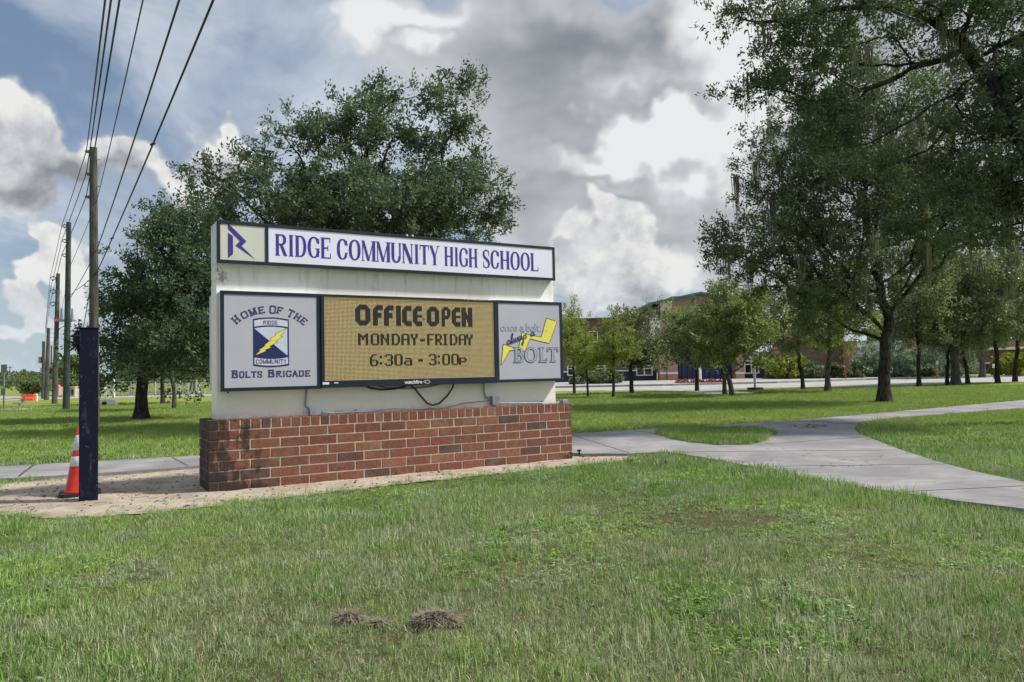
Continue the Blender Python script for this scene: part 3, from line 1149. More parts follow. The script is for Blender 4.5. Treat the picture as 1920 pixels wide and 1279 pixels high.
    scr_ = [[(.052, .040), (.030, .056), (.008, .036), (.006, .008), (.030, .002), (.054, .036), (.050, .006), (.070, .006)],
            [(.070, .006), (.098, .110), (.088, .118), (.078, .060), (.082, .004), (.100, .012)],
            [(.104, .050), (.104, .008), (.126, .008), (.134, .048), (.134, .010), (.156, .006), (.168, .050)],
            [(.216, .040), (.198, .054), (.178, .034), (.178, .006), (.200, .004), (.218, .038), (.216, .006), (.230, .010)],
            [(.236, .050), (.238, .010), (.256, .006), (.272, .050), (.262, -.030), (.246, -.066), (.232, -.050), (.262, -.006)],
            [(.290, .044), (.306, .054), (.302, .030), (.314, .012), (.296, .002), (.286, .010)],
            [(.430, .042), (.410, .056), (.384, .036), (.384, .008), (.408, .004), (.432, .040), (.430, .008), (.452, .012)]]
    for ln in scr_:
        A.stroke([(3.440 + x * .92, 1.462 + y * 1.05 + x * .92 * .30) for x, y in ln], .0115)
    art(A, 'ink_navy', rc, Y1 - .0052, 'lettering')

    # --- cabinets on the far face and services on this one
    bc = part('rear_cabinet', box(.105, 4.265, .451, .60, 1.00, 2.01, .003), 'alu')
    e = part('conduit_run', tubebm([(1.006, .12, 1.0), (1.000, .12, .90), (.990, .12, .845), (.994, .12, .815), (1.03, .115, .775)], .011), 'conduit')
    jb = part('junction_box', box(1.030, 1.145, .075, .150, .714, .772, .003), 'conduit')
    part('conduit_run', tubebm([(3.170, .12, 1.01), (3.172, .12, .90), (3.185, .12, .845), (3.225, .12, .818), (3.268, .12, .808)], .012), 'conduit')
    part('junction_box', box(3.262, 3.365, .070, .150, .735, .842, .004), 'conduit')
    part('junction_box', box(4.285, 4.370, .05, .14, .712, .760, .003), 'conduit')
    part('conduit_run', tubebm([(1.145, .11, .745), (1.3, .11, .724), (1.7, .11, .728), (2.0, .11, .748), (2.3, .12, .727), (2.62, .12, .722), (2.9, .12, .772), (3.262, .12, .790)], .006, 6), 'conduit')
    part('conduit_run', tubebm([(3.365, .11, .765), (3.5, .11, .748), (3.9, .11, .735), (4.285, .10, .728)], .007, 6), 'conduit')
    part('power_cable', tubebm([(2.20, .10, 1.01), (2.26, .10, .955), (2.33, .10, .87), (2.40, .10, .795), (2.47, .10, .765), (2.56, .10, .782), (2.66, .10, .86), (2.73, .10, .95), (2.76, .10, 1.01)], .011), 'cable')
    part('power_cable', tubebm([(1.66, .10, 1.01), (1.72, .10, .985), (1.85, .10, .965), (2.0, .10, .968), (2.12, .10, .99), (2.18, .10, 1.01)], .011), 'cable')
    part('power_cable', tubebm([(1.80, .13, 1.01), (1.92, .13, .982), (2.15, .13, .966), (2.4, .13, .975), (2.62, .13, 1.01)], .009), 'conduit')
    part('drain_stub', tubebm([(.20, .08, .997), (.20, .08, .975)], .008, 6), 'cable')
    for sx in (1.56, 3.62, 4.02):
        part('anchor_screw', tubebm([(sx, .150, .745), (sx, .128, .748)], .006, 6), 'cable')
    # worn spots where the paint has come off at the left corner
    return root


build_sign()

# ------------------------------------------------------------------ ground
def pip(poly, X, Y):
    """points in polygon"""
    ins = np.zeros(X.shape, bool)
    n = len(poly)
    for i in range(n):
        x1, y1 = poly[i]
        x2, y2 = poly[(i + 1) % n]
        if y1 == y2:
            continue
        ins ^= ((y1 > Y) != (y2 > Y)) & (X < (x2 - x1) * (Y - y1) / (y2 - y1) + x1)
    return ins


PATH = [(-30, -.3), (-20, 4.1), (-12, 7.6), (-6.69, 9.77), (-4.47, 10.63), (1.0, 13.01), (2.65, 13.75), (5.14, 14.84), (7.33, 16.18), (14.45, 21.2), (32, 33.6),
        (33, 32.0), (20, 22.7), (12.04, 17.67), (9.9, 16.5), (8.14, 15.53), (7.2, 14.9), (6.6, 14.3), (6.33, 13.77), (5.85, 12.9), (5.5, 12.0), (5.23, 10.9), (4.92, 9.6), (4.71, 8.46), (4.6, 7.6), (4.60, 6.82), (4.75, 4.5), (5.3, 1.5), (6.5, -2),
        (5.2, -2.5), (4.3, 1.5), (3.9, 4.2), (3.76, 5.57), (3.5, 5.93), (3.05, 6.78), (2.8, 7.6), (2.57, 8.34), (2.3, 9.2), (2.0, 9.85), (1.48, 9.75), (.9, 9.85), (.45, 10.25), (-1.0, 10.35), (-2.6, 9.85), (-3.96, 9.39), (-4.62, 8.95), (-5.93, 8.50), (-12, 6.2), (-20, 2.8), (-30, -1.6)]
ISLAND = [(2.40, 12.46), (2.5, 12.95), (2.79, 13.23), (3.4, 13.25), (4.18, 12.88), (4.3, 12.3), (3.92, 11.53), (3.6, 10.9), (3.33, 10.56), (2.9, 10.6), (2.62, 10.98), (2.45, 11.6)]
SAND = [(-5.75, 8.45), (-5.5, 7.45), (-4.65, 6.45), (-3.8, 6.2), (-3.05, 6.35), (-2.5, 6.72), (-1.72, 7.32), (-.75, 7.98), (.3, 8.62), (1.05, 9.1), (1.6, 9.5), (1.4, 9.9), (.8, 10.0), (.3, 10.4), (-1, 10.45), (-2.6, 9.95), (-4.0, 9.5), (-4.7, 9.05)]
DRIVE = [(-2, 43.5), (3.4, 42.4), (9.0, 40.2), (13.9, 40.4), (19.3, 39.6), (28.6, 41.9), (60, 46), (60, 58), (40, 57.5), (27, 55.5), (18, 51), (10, 50), (-2, 51)]
PLAZA = [(-6, 51.3), (10, 50.3), (18, 51.3), (26, 55.8), (30, 60), (30, 71), (-6, 78)]
CROSS = [(7.7, 40.9), (8.6, 31.5), (10.3, 31.5), (11.3, 40.4)]
STREET = [(-21.0, 30.0), (-24.5, 34.5), (-32.8, 46.0), (-29, 49.8), (-19.5, 49.0), (-15, 49.8), (-5, 49.5), (-5, 53), (-18, 54), (-33, 57.5), (-47, 64), (-130, 190), (-190, 190), (-70, 50), (-40, 20)]


def ground_material():
    m, g, b, pos = mat_pos('lawn_turf')
    n1 = g.noise(pos, .35, 6, .6)
    n2 = g.noise(pos, 2.6, 6, .65)
    n3 = g.noise(pos, 45, 5, .7)
    c = g.mix(g.sstep(n1, .38, .62), (.18, .245, .050), (.30, .32, .085))
    c = g.mix(g.m('MULTIPLY', g.sstep(n2, .48, .72), .55), c, (.36, .34, .13))
    c = g.mix(g.m('MULTIPLY', g.sstep(n3, .45, .68), .6), c, (.11, .16, .04))
    # near the camera the thatch between the blades shows
    near = g.m('SUBTRACT', 1.0, g.sstep(g.v('LENGTH', pos), 8, 14))
    th = g.mix(g.sstep(n3, .35, .65), (.035, .032, .018), (.13, .11, .065))
    c = g.mix(g.m('MULTIPLY', near, .85), c, th)
    # dry ground under the oaks on the right
    d1 = g.m('SUBTRACT', 1.0, g.sstep(g.v('LENGTH', g.v('MULTIPLY', g.v('SUBTRACT', pos, (8.2, 31.0, 0)), (.55, 1.0, 1.0))), 1.0, 4.2))
    d2 = g.m('SUBTRACT', 1.0, g.sstep(g.v('LENGTH', g.v('SUBTRACT', pos, (3.6, 33, 0))), .8, 3.5))
    c = g.mix(g.m('MULTIPLY', g.m('MULTIPLY', g.m('MAXIMUM', d1, d2), g.sstep(n2, .36, .6)), .8), c, (.34, .29, .20))
    g.put(b.inputs['Base Color'], c)
    b.inputs['Roughness'].default_value = .95
    b.inputs['Specular IOR Level'].default_value = .15
    bn = g.node('ShaderNodeBump')
    bn.inputs['Strength'].default_value = .8
    bn.inputs['Distance'].default_value = .03
    g.put(bn.inputs['Height'], g.m('ADD', n3, g.noise(pos, 9, 5, .7)))
    g.put(b.inputs['Normal'], bn.outputs[0])
    return m


def concrete_material(name, base, path=True):
    m, g, b, pos = mat_pos(name)
    n1 = g.noise(pos, 1.1, 6, .62, .4)
    n2 = g.noise(g.v('MULTIPLY', pos, (1.0, 4.0, 1.0)), 2.2, 6, .7, .6)
    n3 = g.noise(pos, 90, 4, .7)
    c = g.mix(g.sstep(n1, .35, .68), tuple(q * .62 for q in base), base)
    c = g.mix(g.m('MULTIPLY', g.sstep(n2, .46, .68), .55), c, tuple(q * .45 for q in base))
    c = g.mix(g.m('MULTIPLY', g.sstep(n3, .5, .75), .3), c, tuple(q * 1.2 for q in base))
    if path:
        dk = g.node('ShaderNodeTexVoronoi', feature='DISTANCE_TO_EDGE')
        g.put(dk.inputs['Vector'], g.v('ADD', pos, g.v('MULTIPLY', g.noise(pos, 1.2, 4, .6, out=1), (2.2, 2.2, 0))))
        dk.inputs['Scale'].default_value = .28
        crack = g.m('SUBTRACT', 1.0, g.sstep(dk.outputs['Distance'], .0, .0035))
        c = g.mix(g.m('MULTIPLY', crack, .7), c, (.05, .047, .05))
    g.put(b.inputs['Base Color'], c)
    b.inputs['Roughness'].default_value = .8
    bn = g.node('ShaderNodeBump')
    bn.inputs['Strength'].default_value = .3
    bn.inputs['Distance'].default_value = .004
    g.put(bn.inputs['Height'], n3)
    g.put(b.inputs['Normal'], bn.outputs[0])
    return m


MAT['turf'] = ground_material()
MAT['concrete'] = concrete_material('path_concrete', (.345, .335, .345))
MAT['drive'] = concrete_material('bleached_concrete', (.50, .49, .47), False)
MAT['street'] = concrete_material('street_concrete', (.50, .49, .48), False)
MAT['joint'] = mat('joint_filler', (.07, .065, .068), .9, var=.4, scale=30)


def sand_material():
    m, g, b, pos = mat_pos('bare_sand')
    n1 = g.noise(pos, 2.4, 6, .65)
    n2 = g.noise(pos, 22, 6, .7)
    n3 = g.noise(pos, 140, 3, .7)
    c = g.mix(g.sstep(n1, .35, .65), (.40, .33, .26), (.55, .47, .38))
    c = g.mix(g.m('MULTIPLY', g.sstep(n2, .56, .72), .65), c, (.12, .095, .07))
    c = g.mix(g.m('MULTIPLY', g.sstep(n3, .55, .8), .4), c, (.62, .55, .46))
    n4 = g.noise(pos, 6, 7, .75, .5)
    c = g.mix(g.m('MULTIPLY', g.sstep(n4, .53, .68), .55), c, (.20, .165, .13))
    g.put(b.inputs['Base Color'], c)
    b.inputs['Roughness'].default_value = .95
    bn = g.node('ShaderNodeBump')
    bn.inputs['Strength'].default_value = 1.0
    bn.inputs['Distance'].default_value = .02
    g.put(bn.inputs['Height'], g.m('ADD', n2, g.m('MULTIPLY', n3, .4)))
    g.put(b.inputs['Normal'], bn.outputs[0])
    return m


MAT['sand'] = sand_material()


def build_ground():
    # one sheet to the horizon, finer near the camera
    xs = np.concatenate([[-2500, -800, -300, -120], np.arange(-60, 61, 2.0), [120, 300, 800, 2500]])
    ys = np.concatenate([[-2500, -800, -200, -40], np.arange(-8, 90, 2.0), [120, 300, 800, 2500]])
    X, Y = np.meshgrid(xs, ys)
    Z = np.zeros_like(X)
    V = np.stack([X.ravel(), Y.ravel(), Z.ravel()], 1)
    nx, ny = len(xs), len(ys)
    idx = np.arange(nx * ny).reshape(ny, nx)
    q = np.stack([idx[:-1, :-1].ravel(), idx[:-1, 1:].ravel(), idx[1:, 1:].ravel(), idx[1:, :-1].ravel()], 1)
    tag(obj('ground', mesh_np('ground', V, quads=q), MAT['turf']), kind='structure')
    path = tag(obj('path', prism(PATH, -.05, .045), MAT['concrete']), kind='structure')
    tag(obj('lawn_island', prism(ISLAND, .02, .052), MAT['turf']), kind='structure')
    tag(obj('drive', prism(DRIVE, -.02, .006), MAT['drive']), kind='structure')
    tag(obj('forecourt', prism(PLAZA, -.02, .10), MAT['drive']), kind='structure')
    tag(obj('crossing_path', prism(CROSS, -.02, .004), MAT['drive']), kind='structure')
    tag(obj('street', prism(STREET, -.02, .006), MAT['street']), kind='structure')
    # sand: gently lumpy sheet
    st = .06
    xs = np.arange(-6.2, 2.0, st)
    ys = np.arange(6.2, 10.8, st)
    X, Y = np.meshgrid(xs, ys)
    r2 = np.random.default_rng(3)
    k = r2.normal(size=(12, 4))
    Z = .009 + sum(.0018 * np.sin(X * (4 + 9 * abs(a)) + b * 9 + Y * 7 * c) * np.sin(Y * (5 + 8 * abs(d)) + a * 5) for a, b, c, d in k)
    Z = np.maximum(Z, .004)
    idx = np.arange(X.size).reshape(X.shape)
    cxm, cym = X[:-1, :-1] + st / 2, Y[:-1, :-1] + st / 2
    keep = pip(SAND, cxm, cym)
    q = np.stack([idx[:-1, :-1][keep], idx[:-1, 1:][keep], idx[1:, 1:][keep], idx[1:, :-1][keep]], 1)
    V = np.stack([X.ravel(), Y.ravel(), Z.ravel()], 1)
    used = np.unique(q)
    remap = np.full(len(V), -1)
    remap[used] = np.arange(len(used))
    tag(obj('sand_bed', mesh_np('sand_bed', V[used], quads=remap[q]), MAT['sand'], smooth=True), kind='structure')

    # control joints of the walk
    def joint(p, q, w=.016):
        p, q = np.array(p), np.array(q)
        d = (q - p) / np.linalg.norm(q - p)
        n = np.array([-d[1], d[0]]) * w / 2
        k = 7
        L, R = [], []
        for i in range(k):
            c = p + (q - p) * i / (k - 1)
            jt = rnd.uniform(-.003, .003)
            L.append(tuple(c + n + jt))
            R.append(tuple(c - n + jt))
        o = obj('joint', prism(L + R[::-1], .040, .0475), MAT['joint'], path)
    for p, q, w in [((-6.31, 9.85), (-5.72, 8.66), .03), ((-4.77, 10.45), (-4.10, 9.42), .02), ((-8.6, 8.9), (-7.9, 7.85), .015),
                    ((-2.6, 11.4), (-2.0, 10.1), .015), ((.0, 12.5), (.62, 10.2), .014), ((.95, 12.9), (1.5, 9.8), .014), ((2.1, 9.8), (4.85, 9.5), .016),
                    ((2.15, 13.45), (2.42, 12.6), .012), ((3.45, 10.55), (5.3, 11.3), .014), ((2.62, 8.2), (4.72, 8.1), .013), ((3.3, 6.4), (4.6, 6.6), .016),
                    ((6.4, 13.8), (5.6, 15.0), .013), ((9.7, 16.5), (8.9, 17.2), .013), ((13.0, 18.3), (12.2, 19.6), .013), ((17, 20.8), (16.1, 22.2), .013)]:
        joint(p, q, w)


build_ground()

# kerb between drive and forecourt
tag(obj('kerb', prism([(-6, 51.0), (10, 50.0), (18, 51.0), (26.2, 55.4), (40, 57.6), (60, 58.2), (60, 58.5), (40, 57.9), (26, 55.8), (18, 51.3), (10, 50.3), (-6, 51.3)], -.02, .13), mat('kerb_concrete', (.30, .30, .31), .85, var=.2, scale=3)), kind='structure')


# ------------------------------------------------------------------ grass
def blade_material():
    m, g, b, pos = mat_pos('grass_blade')
    at_ = g.node('ShaderNodeAttribute', attribute_name='tone')
    t = at_.outputs['Fac']
    oi = g.node('ShaderNodeObjectInfo')
    n1 = g.noise(pos, .55, 4, .6)
    n2 = g.noise(pos, 1.9, 4, .6)
    # lush edge along the walk, greyer dry middle
    px, py, pz = g.xyz(pos)[:3]
    dry = g.m('MULTIPLY', g.m('SUBTRACT', 1.0, g.sstep(g.v('LENGTH', g.v('MULTIPLY', g.v('SUBTRACT', pos, (.6, 4.2, 0)), (.55, .75, 1))), .9, 2.6)), .60)
    far = g.sstep(py, 9, 16)
    green = g.mix(g.sstep(n1, .36, .64), (.17, .34, .055), (.33, .50, .11))
    green = g.mix(g.m('MULTIPLY', g.sstep(n2, .45, .62), .6), green, (.33, .46, .25))
    straw = g.mix(oi.outputs['Random'], (.66, .61, .43), (.50, .50, .33))
    amt = g.m('ADD', g.m('ADD', t, g.m('MULTIPLY', g.m('SUBTRACT', n2, .5), .9)), g.m('SUBTRACT', g.m('MULTIPLY', dry, .55), g.m('MULTIPLY', far, .16)))
    c = g.mix(g.sstep(amt, .62, .96), green, straw)
    c = g.mix(g.m('MULTIPLY', g.sstep(g.m('FRACT', g.m('MULTIPLY', t, 7.3)), .5, .8), .75), c, (.045, .095, .025))
    c = g.mix(g.m('MULTIPLY', far, .55), c, (.30, .37, .085))  # sunlit brightness of the far lawn mixed into the blade colour
    g.put(b.inputs['Base Color'], c)
    b.inputs['Roughness'].default_value = .5
    b.inputs['Specular IOR Level'].default_value = .35
    tr = g.node('ShaderNodeBsdfTranslucent')
    g.put(tr.inputs[0], g.v('SCALE', c, None, scale=1.5))
    mx = g.node('ShaderNodeMixShader')
    mx.inputs[0].default_value = .24
    out = m.node_tree.nodes['Material Output']
    g.l.new(b.outputs[0], mx.inputs[1])
    g.l.new(tr.outputs[0], mx.inputs[2])
    g.l.new(mx.outputs[0], out.inputs[0])
    return m


MAT['blade'] = blade_material()


def tuft(n, rad, hgt, wid, seed, lean=.5, droop=.35):
    r = np.random.default_rng(seed)
    V, T, tone = [], [], []
    for i in range(n):
        a, rr = r.uniform(0, 2 * math.pi), rad * math.sqrt(r.uniform())
        bx_, by_ = rr * math.cos(a), rr * math.sin(a)
        h = hgt * r.uniform(.45, 1.1)
        w = wid * r.uniform(.6, 1.3)
        la = r.uniform(0, 2 * math.pi)
        ln = r.uniform(.05, lean) * h
        fa = r.uniform(0, math.pi)
        fx, fy = math.cos(fa) * w / 2, math.sin(fa) * w / 2
        dx, dy = math.cos(la), math.sin(la)
        t = r.uniform()
        flat = r.uniform() < .18
        if flat:
            ln = h * 1.2
            h *= .35
            t = min(1, t + .35)
        p0 = (bx_, by_, -.004)
        p1 = (bx_ + dx * ln * .35, by_ + dy * ln * .35, h * .55)
        p2 = (bx_ + dx * ln, by_ + dy * ln, h * (1 - droop * r.uniform() * .5))
        k = len(V)
        V += [(p0[0] - fx, p0[1] - fy, p0[2]), (p0[0] + fx, p0[1] + fy, p0[2]),
              (p1[0] - fx * .8, p1[1] - fy * .8, p1[2]), (p1[0] + fx * .8, p1[1] + fy * .8, p1[2]), p2]
        T += [(k, k + 1, k + 3), (k, k + 3, k + 2), (k + 2, k + 3, k + 4)]
        tone += [t] * 5
    me = mesh_np('grass_tuft', V, tris=T, attrs={'tone': tone})
    me.materials.append(MAT['blade'])
    return me


def weed(n, rad, hgt, lw, seed):
    """low broad leaved weed: small oval leaves on short stalks"""
    r = np.random.default_rng(seed)
    V, Q, tone = [], [], []
    for i in range(n):
        a, rr = r.uniform(0, 2 * math.pi), rad * math.sqrt(r.uniform())
        x, y, z = rr * math.cos(a), rr * math.sin(a), hgt * r.uniform(.4, 1.0)
        d = r.uniform(0, 2 * math.pi)
        w = lw * r.uniform(.6, 1.2)
        ux, uy, uz = math.cos(d) * w, math.sin(d) * w, r.uniform(-.3, .3) * w
        vx, vy, vz = -math.sin(d) * w * .38, math.cos(d) * w * .38, r.uniform(-.2, .2) * w
        k = len(V)
        V += [(x - ux, y - uy, z - uz), (x + vx, y + vy, z + vz), (x + ux, y + uy, z + uz), (x - vx, y - vy, z - vz)]
        Q.append((k, k + 1, k + 2, k + 3))
        tone += [r.uniform(0, .35)] * 4
    me = mesh_np('weed_tuft', V, quads=Q, attrs={'tone': tone})
    me.materials.append(MAT['blade'])
    return me


def instancer(name, pts, rot, scl, idx, metas, label):
    """scatter meshes over points: countless blades as one object"""
    coll = bpy.data.collections.new(name + '_sources')
    for i, me in enumerate(metas):
        coll.objects.link(bpy.data.objects.new('%s_source_%02d' % (name, i), me))
    me = mesh_np(name, pts, quads=np.zeros((0, 4), int), attrs={'scl': scl})
    a = me.attributes.new('rot', 'FLOAT_VECTOR', 'POINT')
    a.data.foreach_set('vector', np.asarray(rot, np.float32).ravel())
    a = me.attributes.new('idx', 'INT', 'POINT')
    a.data.foreach_set('value', np.asarray(idx, np.int32))
    o = obj(name, me)
    tag(o, label, 'grass', kind='stuff')
    ng = bpy.data.node_groups.new(name, 'GeometryNodeTree')
    ng.interface.new_socket('Geometry', in_out='INPUT', socket_type='NodeSocketGeometry')
    ng.interface.new_socket('Geometry', in_out='OUTPUT', socket_type='NodeSocketGeometry')
    gi, go = ng.nodes.new('NodeGroupInput'), ng.nodes.new('NodeGroupOutput')
    iop = ng.nodes.new('GeometryNodeInstanceOnPoints')
    ci = ng.nodes.new('GeometryNodeCollectionInfo')
    ci.inputs['Collection'].default_value = coll
    ci.inputs['Separate Children'].default_value = True
    ci.inputs['Reset Children'].default_value = True
    m2p = ng.nodes.new('GeometryNodeMeshToPoints')
    L = ng.links.new
    L(gi.outputs[0], m2p.inputs['Mesh'])
    L(m2p.outputs[0], iop.inputs['Points'])
    L(ci.outputs[0], iop.inputs['Instance'])
    iop.inputs['Pick Instance'].default_value = True

    def named(k, t):
        nd = ng.nodes.new('GeometryNodeInputNamedAttribute')
        nd.data_type = t
        nd.inputs[0].default_value = k
        return nd.outputs[0]
    L(named('idx', 'INT'), iop.inputs['Instance Index'])
    L(named('rot', 'FLOAT_VECTOR'), iop.inputs['Rotation'])
    L(named('scl', 'FLOAT'), iop.inputs['Scale'])
    L(iop.outputs[0], go.inputs[0])
    md = o.modifiers.new(name, 'NODES')
    md.node_group = ng
    return o


def vnoise(X, Y, s, seed):
    """cheap smooth value noise"""
    r = np.random.default_rng(seed)
    G = r.uniform(size=(128, 128))
    x, y = X * s + 1000, Y * s + 1000
    xi, yi = np.floor(x).astype(int), np.floor(y).astype(int)
    fx, fy = x - xi, y - yi
    fx, fy = fx * fx * (3 - 2 * fx), fy * fy * (3 - 2 * fy)
    g_ = lambda a, b: G[a % 128, b % 128]
    return (g_(xi, yi) * (1 - fx) + g_(xi + 1, yi) * fx) * (1 - fy) + (g_(xi, yi + 1) * (1 - fx) + g_(xi + 1, yi + 1) * fx) * fy


def build_grass():
    r = np.random.default_rng(11)

    def sample(n, ynear, yfar, dens):
        """candidates inside the widened view wedge"""
        y = np.sqrt(r.uniform(ynear ** 2, yfar ** 2, n))
        x = r.uniform(-.86, .86, n) * y + r.uniform(-.6, .6, n)
        return x, y

    def free(x, y, jit=.065):
        jx, jy = x + r.normal(size=x.shape) * jit, y + r.normal(size=x.shape) * jit
        bad = pip(PATH, jx, jy) | pip(SAND, x + r.normal(size=x.shape) * .12, y + r.normal(size=x.shape) * .12)
        for P_ in (DRIVE, PLAZA, CROSS, STREET):
            bad |= pip(P_, jx, jy)
        # footprint of the sign base
        rel = np.stack([jx - SO[0], jy - SO[1]], 1)
        s = rel @ SD[:2]
        t = rel @ np.array([-SD[1], SD[0]])
        bad |= (s > -.03) & (s < 4.41) & (t > -.03) & (t < .63)
        return ~bad
    fine = [tuft(30, .058, .052, .0032, 100 + i, .95) for i in range(5)] + [tuft(22, .05, .082, .0038, 120 + i, .45) for i in range(3)] + \
           [tuft(32, .07, .030, .0038, 140 + i, 1.3) for i in range(3)] + [weed(16, .05, .026, .013, 160 + i) for i in range(3)]
    # near field
    x, y = sample(80000, 2.0, 10.2, 0)
    k = free(x, y)
    x, y = x[k], y[k]
    keep = r.uniform(size=x.shape) < np.clip(1.25 - y / 12 + .25 * (vnoise(x, y, 1.2, 5) - .5), .35, 1)
    bare = (((x - 1.45) / .55) ** 2 + ((y - 5.6) / .28) ** 2 < 1) & (r.uniform(size=x.shape) < .82)
    keep &= ~bare
    x, y = x[keep], y[keep]
    lush = np.clip(1.0 - np.abs((x - 2.9) + (y - 7.3) * .33) / .9, 0, 1) * (y < 10)
    scl = r.uniform(.55, 1.2, x.shape) * (.55 + .75 * vnoise(x, y, 1.4, 9)) * (.75 + .5 * vnoise(x, y, 5.5, 10)) * (1 + .45 * lush)
    idx = r.integers(0, 11, x.shape)
    idx = np.where((lush > .3) & (r.uniform(size=x.shape) < .6), r.integers(5, 8, x.shape), idx)
    weedy = (vnoise(x, y, .9, 31) > .63) & (r.uniform(size=x.shape) < .34)
    weedy |= (((x - 1.5) / 1.1) ** 2 + ((y - 5.7) / .7) ** 2 < 1) & (r.uniform(size=x.shape) < .5)
    weedy |= (pip([(p_ * 1.0 - .10 * 0, q_ - .55) for p_, q_ in SAND], x, y)) & (r.uniform(size=x.shape) < .35)
    idx = np.where(weedy, r.integers(11, 14, x.shape), idx)
    rot = np.stack([r.normal(size=x.shape) * .12, r.normal(size=x.shape) * .12, r.uniform(0, 6.28, x.shape)], 1)
    instancer('grass', np.stack([x, y, np.zeros_like(x)], 1), rot, scl, idx, fine, 'patchy green and straw coloured lawn grass in the foreground before the brick base')
    # middle field, coarser tufts
    mid = [tuft(26, .11, .075, .009, 200 + i, .45) for i in range(5)] + [tuft(24, .12, .05, .010, 220 + i, .7) for i in range(3)]
    x, y = sample(90000, 8.5, 36, 0)
    k = free(x, y, .04)
    x, y = x[k], y[k]
    keep = r.uniform(size=x.shape) < np.clip(1.35 - y / 30, .25, 1)
    keep &= y > 8.5 + r.uniform(0, 1.5, x.shape)
    x, y = x[keep], y[keep]
    scl = r.uniform(.7, 1.2, x.shape) * (.7 + .6 * vnoise(x, y, .8, 19)) * (1 + np.clip(y - 14, 0, 20) * .012)
    rot = np.stack([r.normal(size=x.shape) * .1, r.normal(size=x.shape) * .1, r.uniform(0, 6.28, x.shape)], 1)
    instancer('lawn_grass', np.stack([x, y, np.zeros_like(x)], 1), rot, scl, r.integers(0, 8, x.shape), mid, 'mown lawn grass beyond the concrete path and behind the sign')
    # small island of long grass in the walk
    n = 2600
    x, y = r.uniform(2.3, 4.4, n), r.uniform(10.4, 13.4, n)
    k = pip(ISLAND, x, y)
    x, y = x[k], y[k]
    isl = [tuft(26, .07, .095, .006, 300 + i, .5) for i in range(4)]
    rot = np.stack([r.normal(size=x.shape) * .12, r.normal(size=x.shape) * .12, r.uniform(0, 6.28, x.shape)], 1)
    instancer('island_grass', np.stack([x, y, np.full_like(x, .05)], 1), rot, r.uniform(.7, 1.2, x.shape), r.integers(0, 4, x.shape), isl, 'lush long grass filling the small island in the concrete path')
    # sparse weeds and dead runners at the rim of the sand
    n = 1500
    x, y = r.uniform(-6, 1.8, n), r.uniform(6.3, 10.2, n)
    ins = pip(SAND, x, y)
    edge = ~pip([(a * .93 - .13, b * .97 + .27) for a, b in SAND], x, y)
    k = ins & edge & free(x, y, .0) | (ins & (r.uniform(size=x.shape) < .10))
    rel = np.stack([x - SO[0], y - SO[1]], 1)
    s, t = rel @ SD[:2], rel @ np.array([-SD[1], SD[0]])
    k &= ~((s > -.03) & (s < 4.41) & (t > -.02) & (t < .63)) & ~pip(PATH, x, y)
    x, y = x[k], y[k]
    dry = [tuft(12, .05, .03, .004, 400 + i, 1.2) for i in range(3)]
    rot = np.stack([np.zeros_like(x), np.zeros_like(x), r.uniform(0, 6.28, x.shape)], 1)
    instancer('sparse_weeds', np.stack([x, y, np.full_like(x, .008)], 1), rot, r.uniform(.6, 1.2, x.shape), r.integers(0, 3, x.shape), dry, 'sparse dry runners and weeds creeping over the sand around the brick base')
    # pebbles and clods on the sand
    bm = bmesh.new()
    for i in range(900):
        px, py = rnd.uniform(-5.6, 1.4), rnd.uniform(6.4, 10.0)
        a = np.array([px]), np.array([py])
        rel = np.array([px - SO[0], py - SO[1]])
        s, t = rel @ SD[:2], rel @ np.array([-SD[1], SD[0]])
        if not pip(SAND, *a)[0] or pip(PATH, *a)[0] or (-.02 < s < 4.4 and -.02 < t < .62):
            continue
        q = rnd.uniform(.004, .014) * (1.6 if rnd.random() < .1 else 1)
        res = bmesh.ops.create_icosphere(bm, subdivisions=1, radius=q)
        for v in res['verts']:
            v.co = Vector((v.co.x * rnd.uniform(.8, 1.5) + px, v.co.y * rnd.uniform(.8, 1.4) + py, v.co.z * .6 + .010))
    tag(obj('pebbles', bm, mat('dark_clods', (.10, .085, .065), .95, var=.6, scale=3)), 'dark crumbs and pebbles scattered on the sand by the sign', 'pebbles', kind='stuff')


if not QUICK: build_grass()

# ------------------------------------------------------------------ trees
def leaf_material(name, cols, rough=.45, trans=.28, spec=.4):
    m, g, b = new_mat(name)
    t = g.node('ShaderNodeAttribute', attribute_name='tone').outputs['Fac']
    pos = g.node('ShaderNodeTexCoord').outputs['Object']
    n = g.noise(pos, .9, 4, .6)
    ramp = g.node('ShaderNodeValToRGB')
    e = ramp.color_ramp.elements
    e[0].position, e[0].color = 0, (*cols[0], 1)
    e[1].position, e[1].color = 1, (*cols[-1], 1)
    for i, c in enumerate(cols[1:-1]):
        q = e.new((i + 1) / (len(cols) - 1))
        q.color = (*c, 1)
    g.put(ramp.inputs[0], g.m('ADD', t, g.m('MULTIPLY', g.m('SUBTRACT', n, .5), .7), clamp=True))
    g.put(b.inputs['Base Color'], ramp.outputs[0])
    b.inputs['Roughness'].default_value = rough
    b.inputs['Specular IOR Level'].default_value = spec
    tr = g.node('ShaderNodeBsdfTranslucent')
    g.put(tr.inputs[0], g.v('MULTIPLY', ramp.outputs[0], (1.5, 1.6, .8)))
    mx = g.node('ShaderNodeMixShader')
    mx.inputs[0].default_value = trans
    g.l.new(b.outputs[0], mx.inputs[1])
    g.l.new(tr.outputs[0], mx.inputs[2])
    g.l.new(mx.outputs[0], m.node_tree.nodes['Material Output'].inputs[0])
    return m


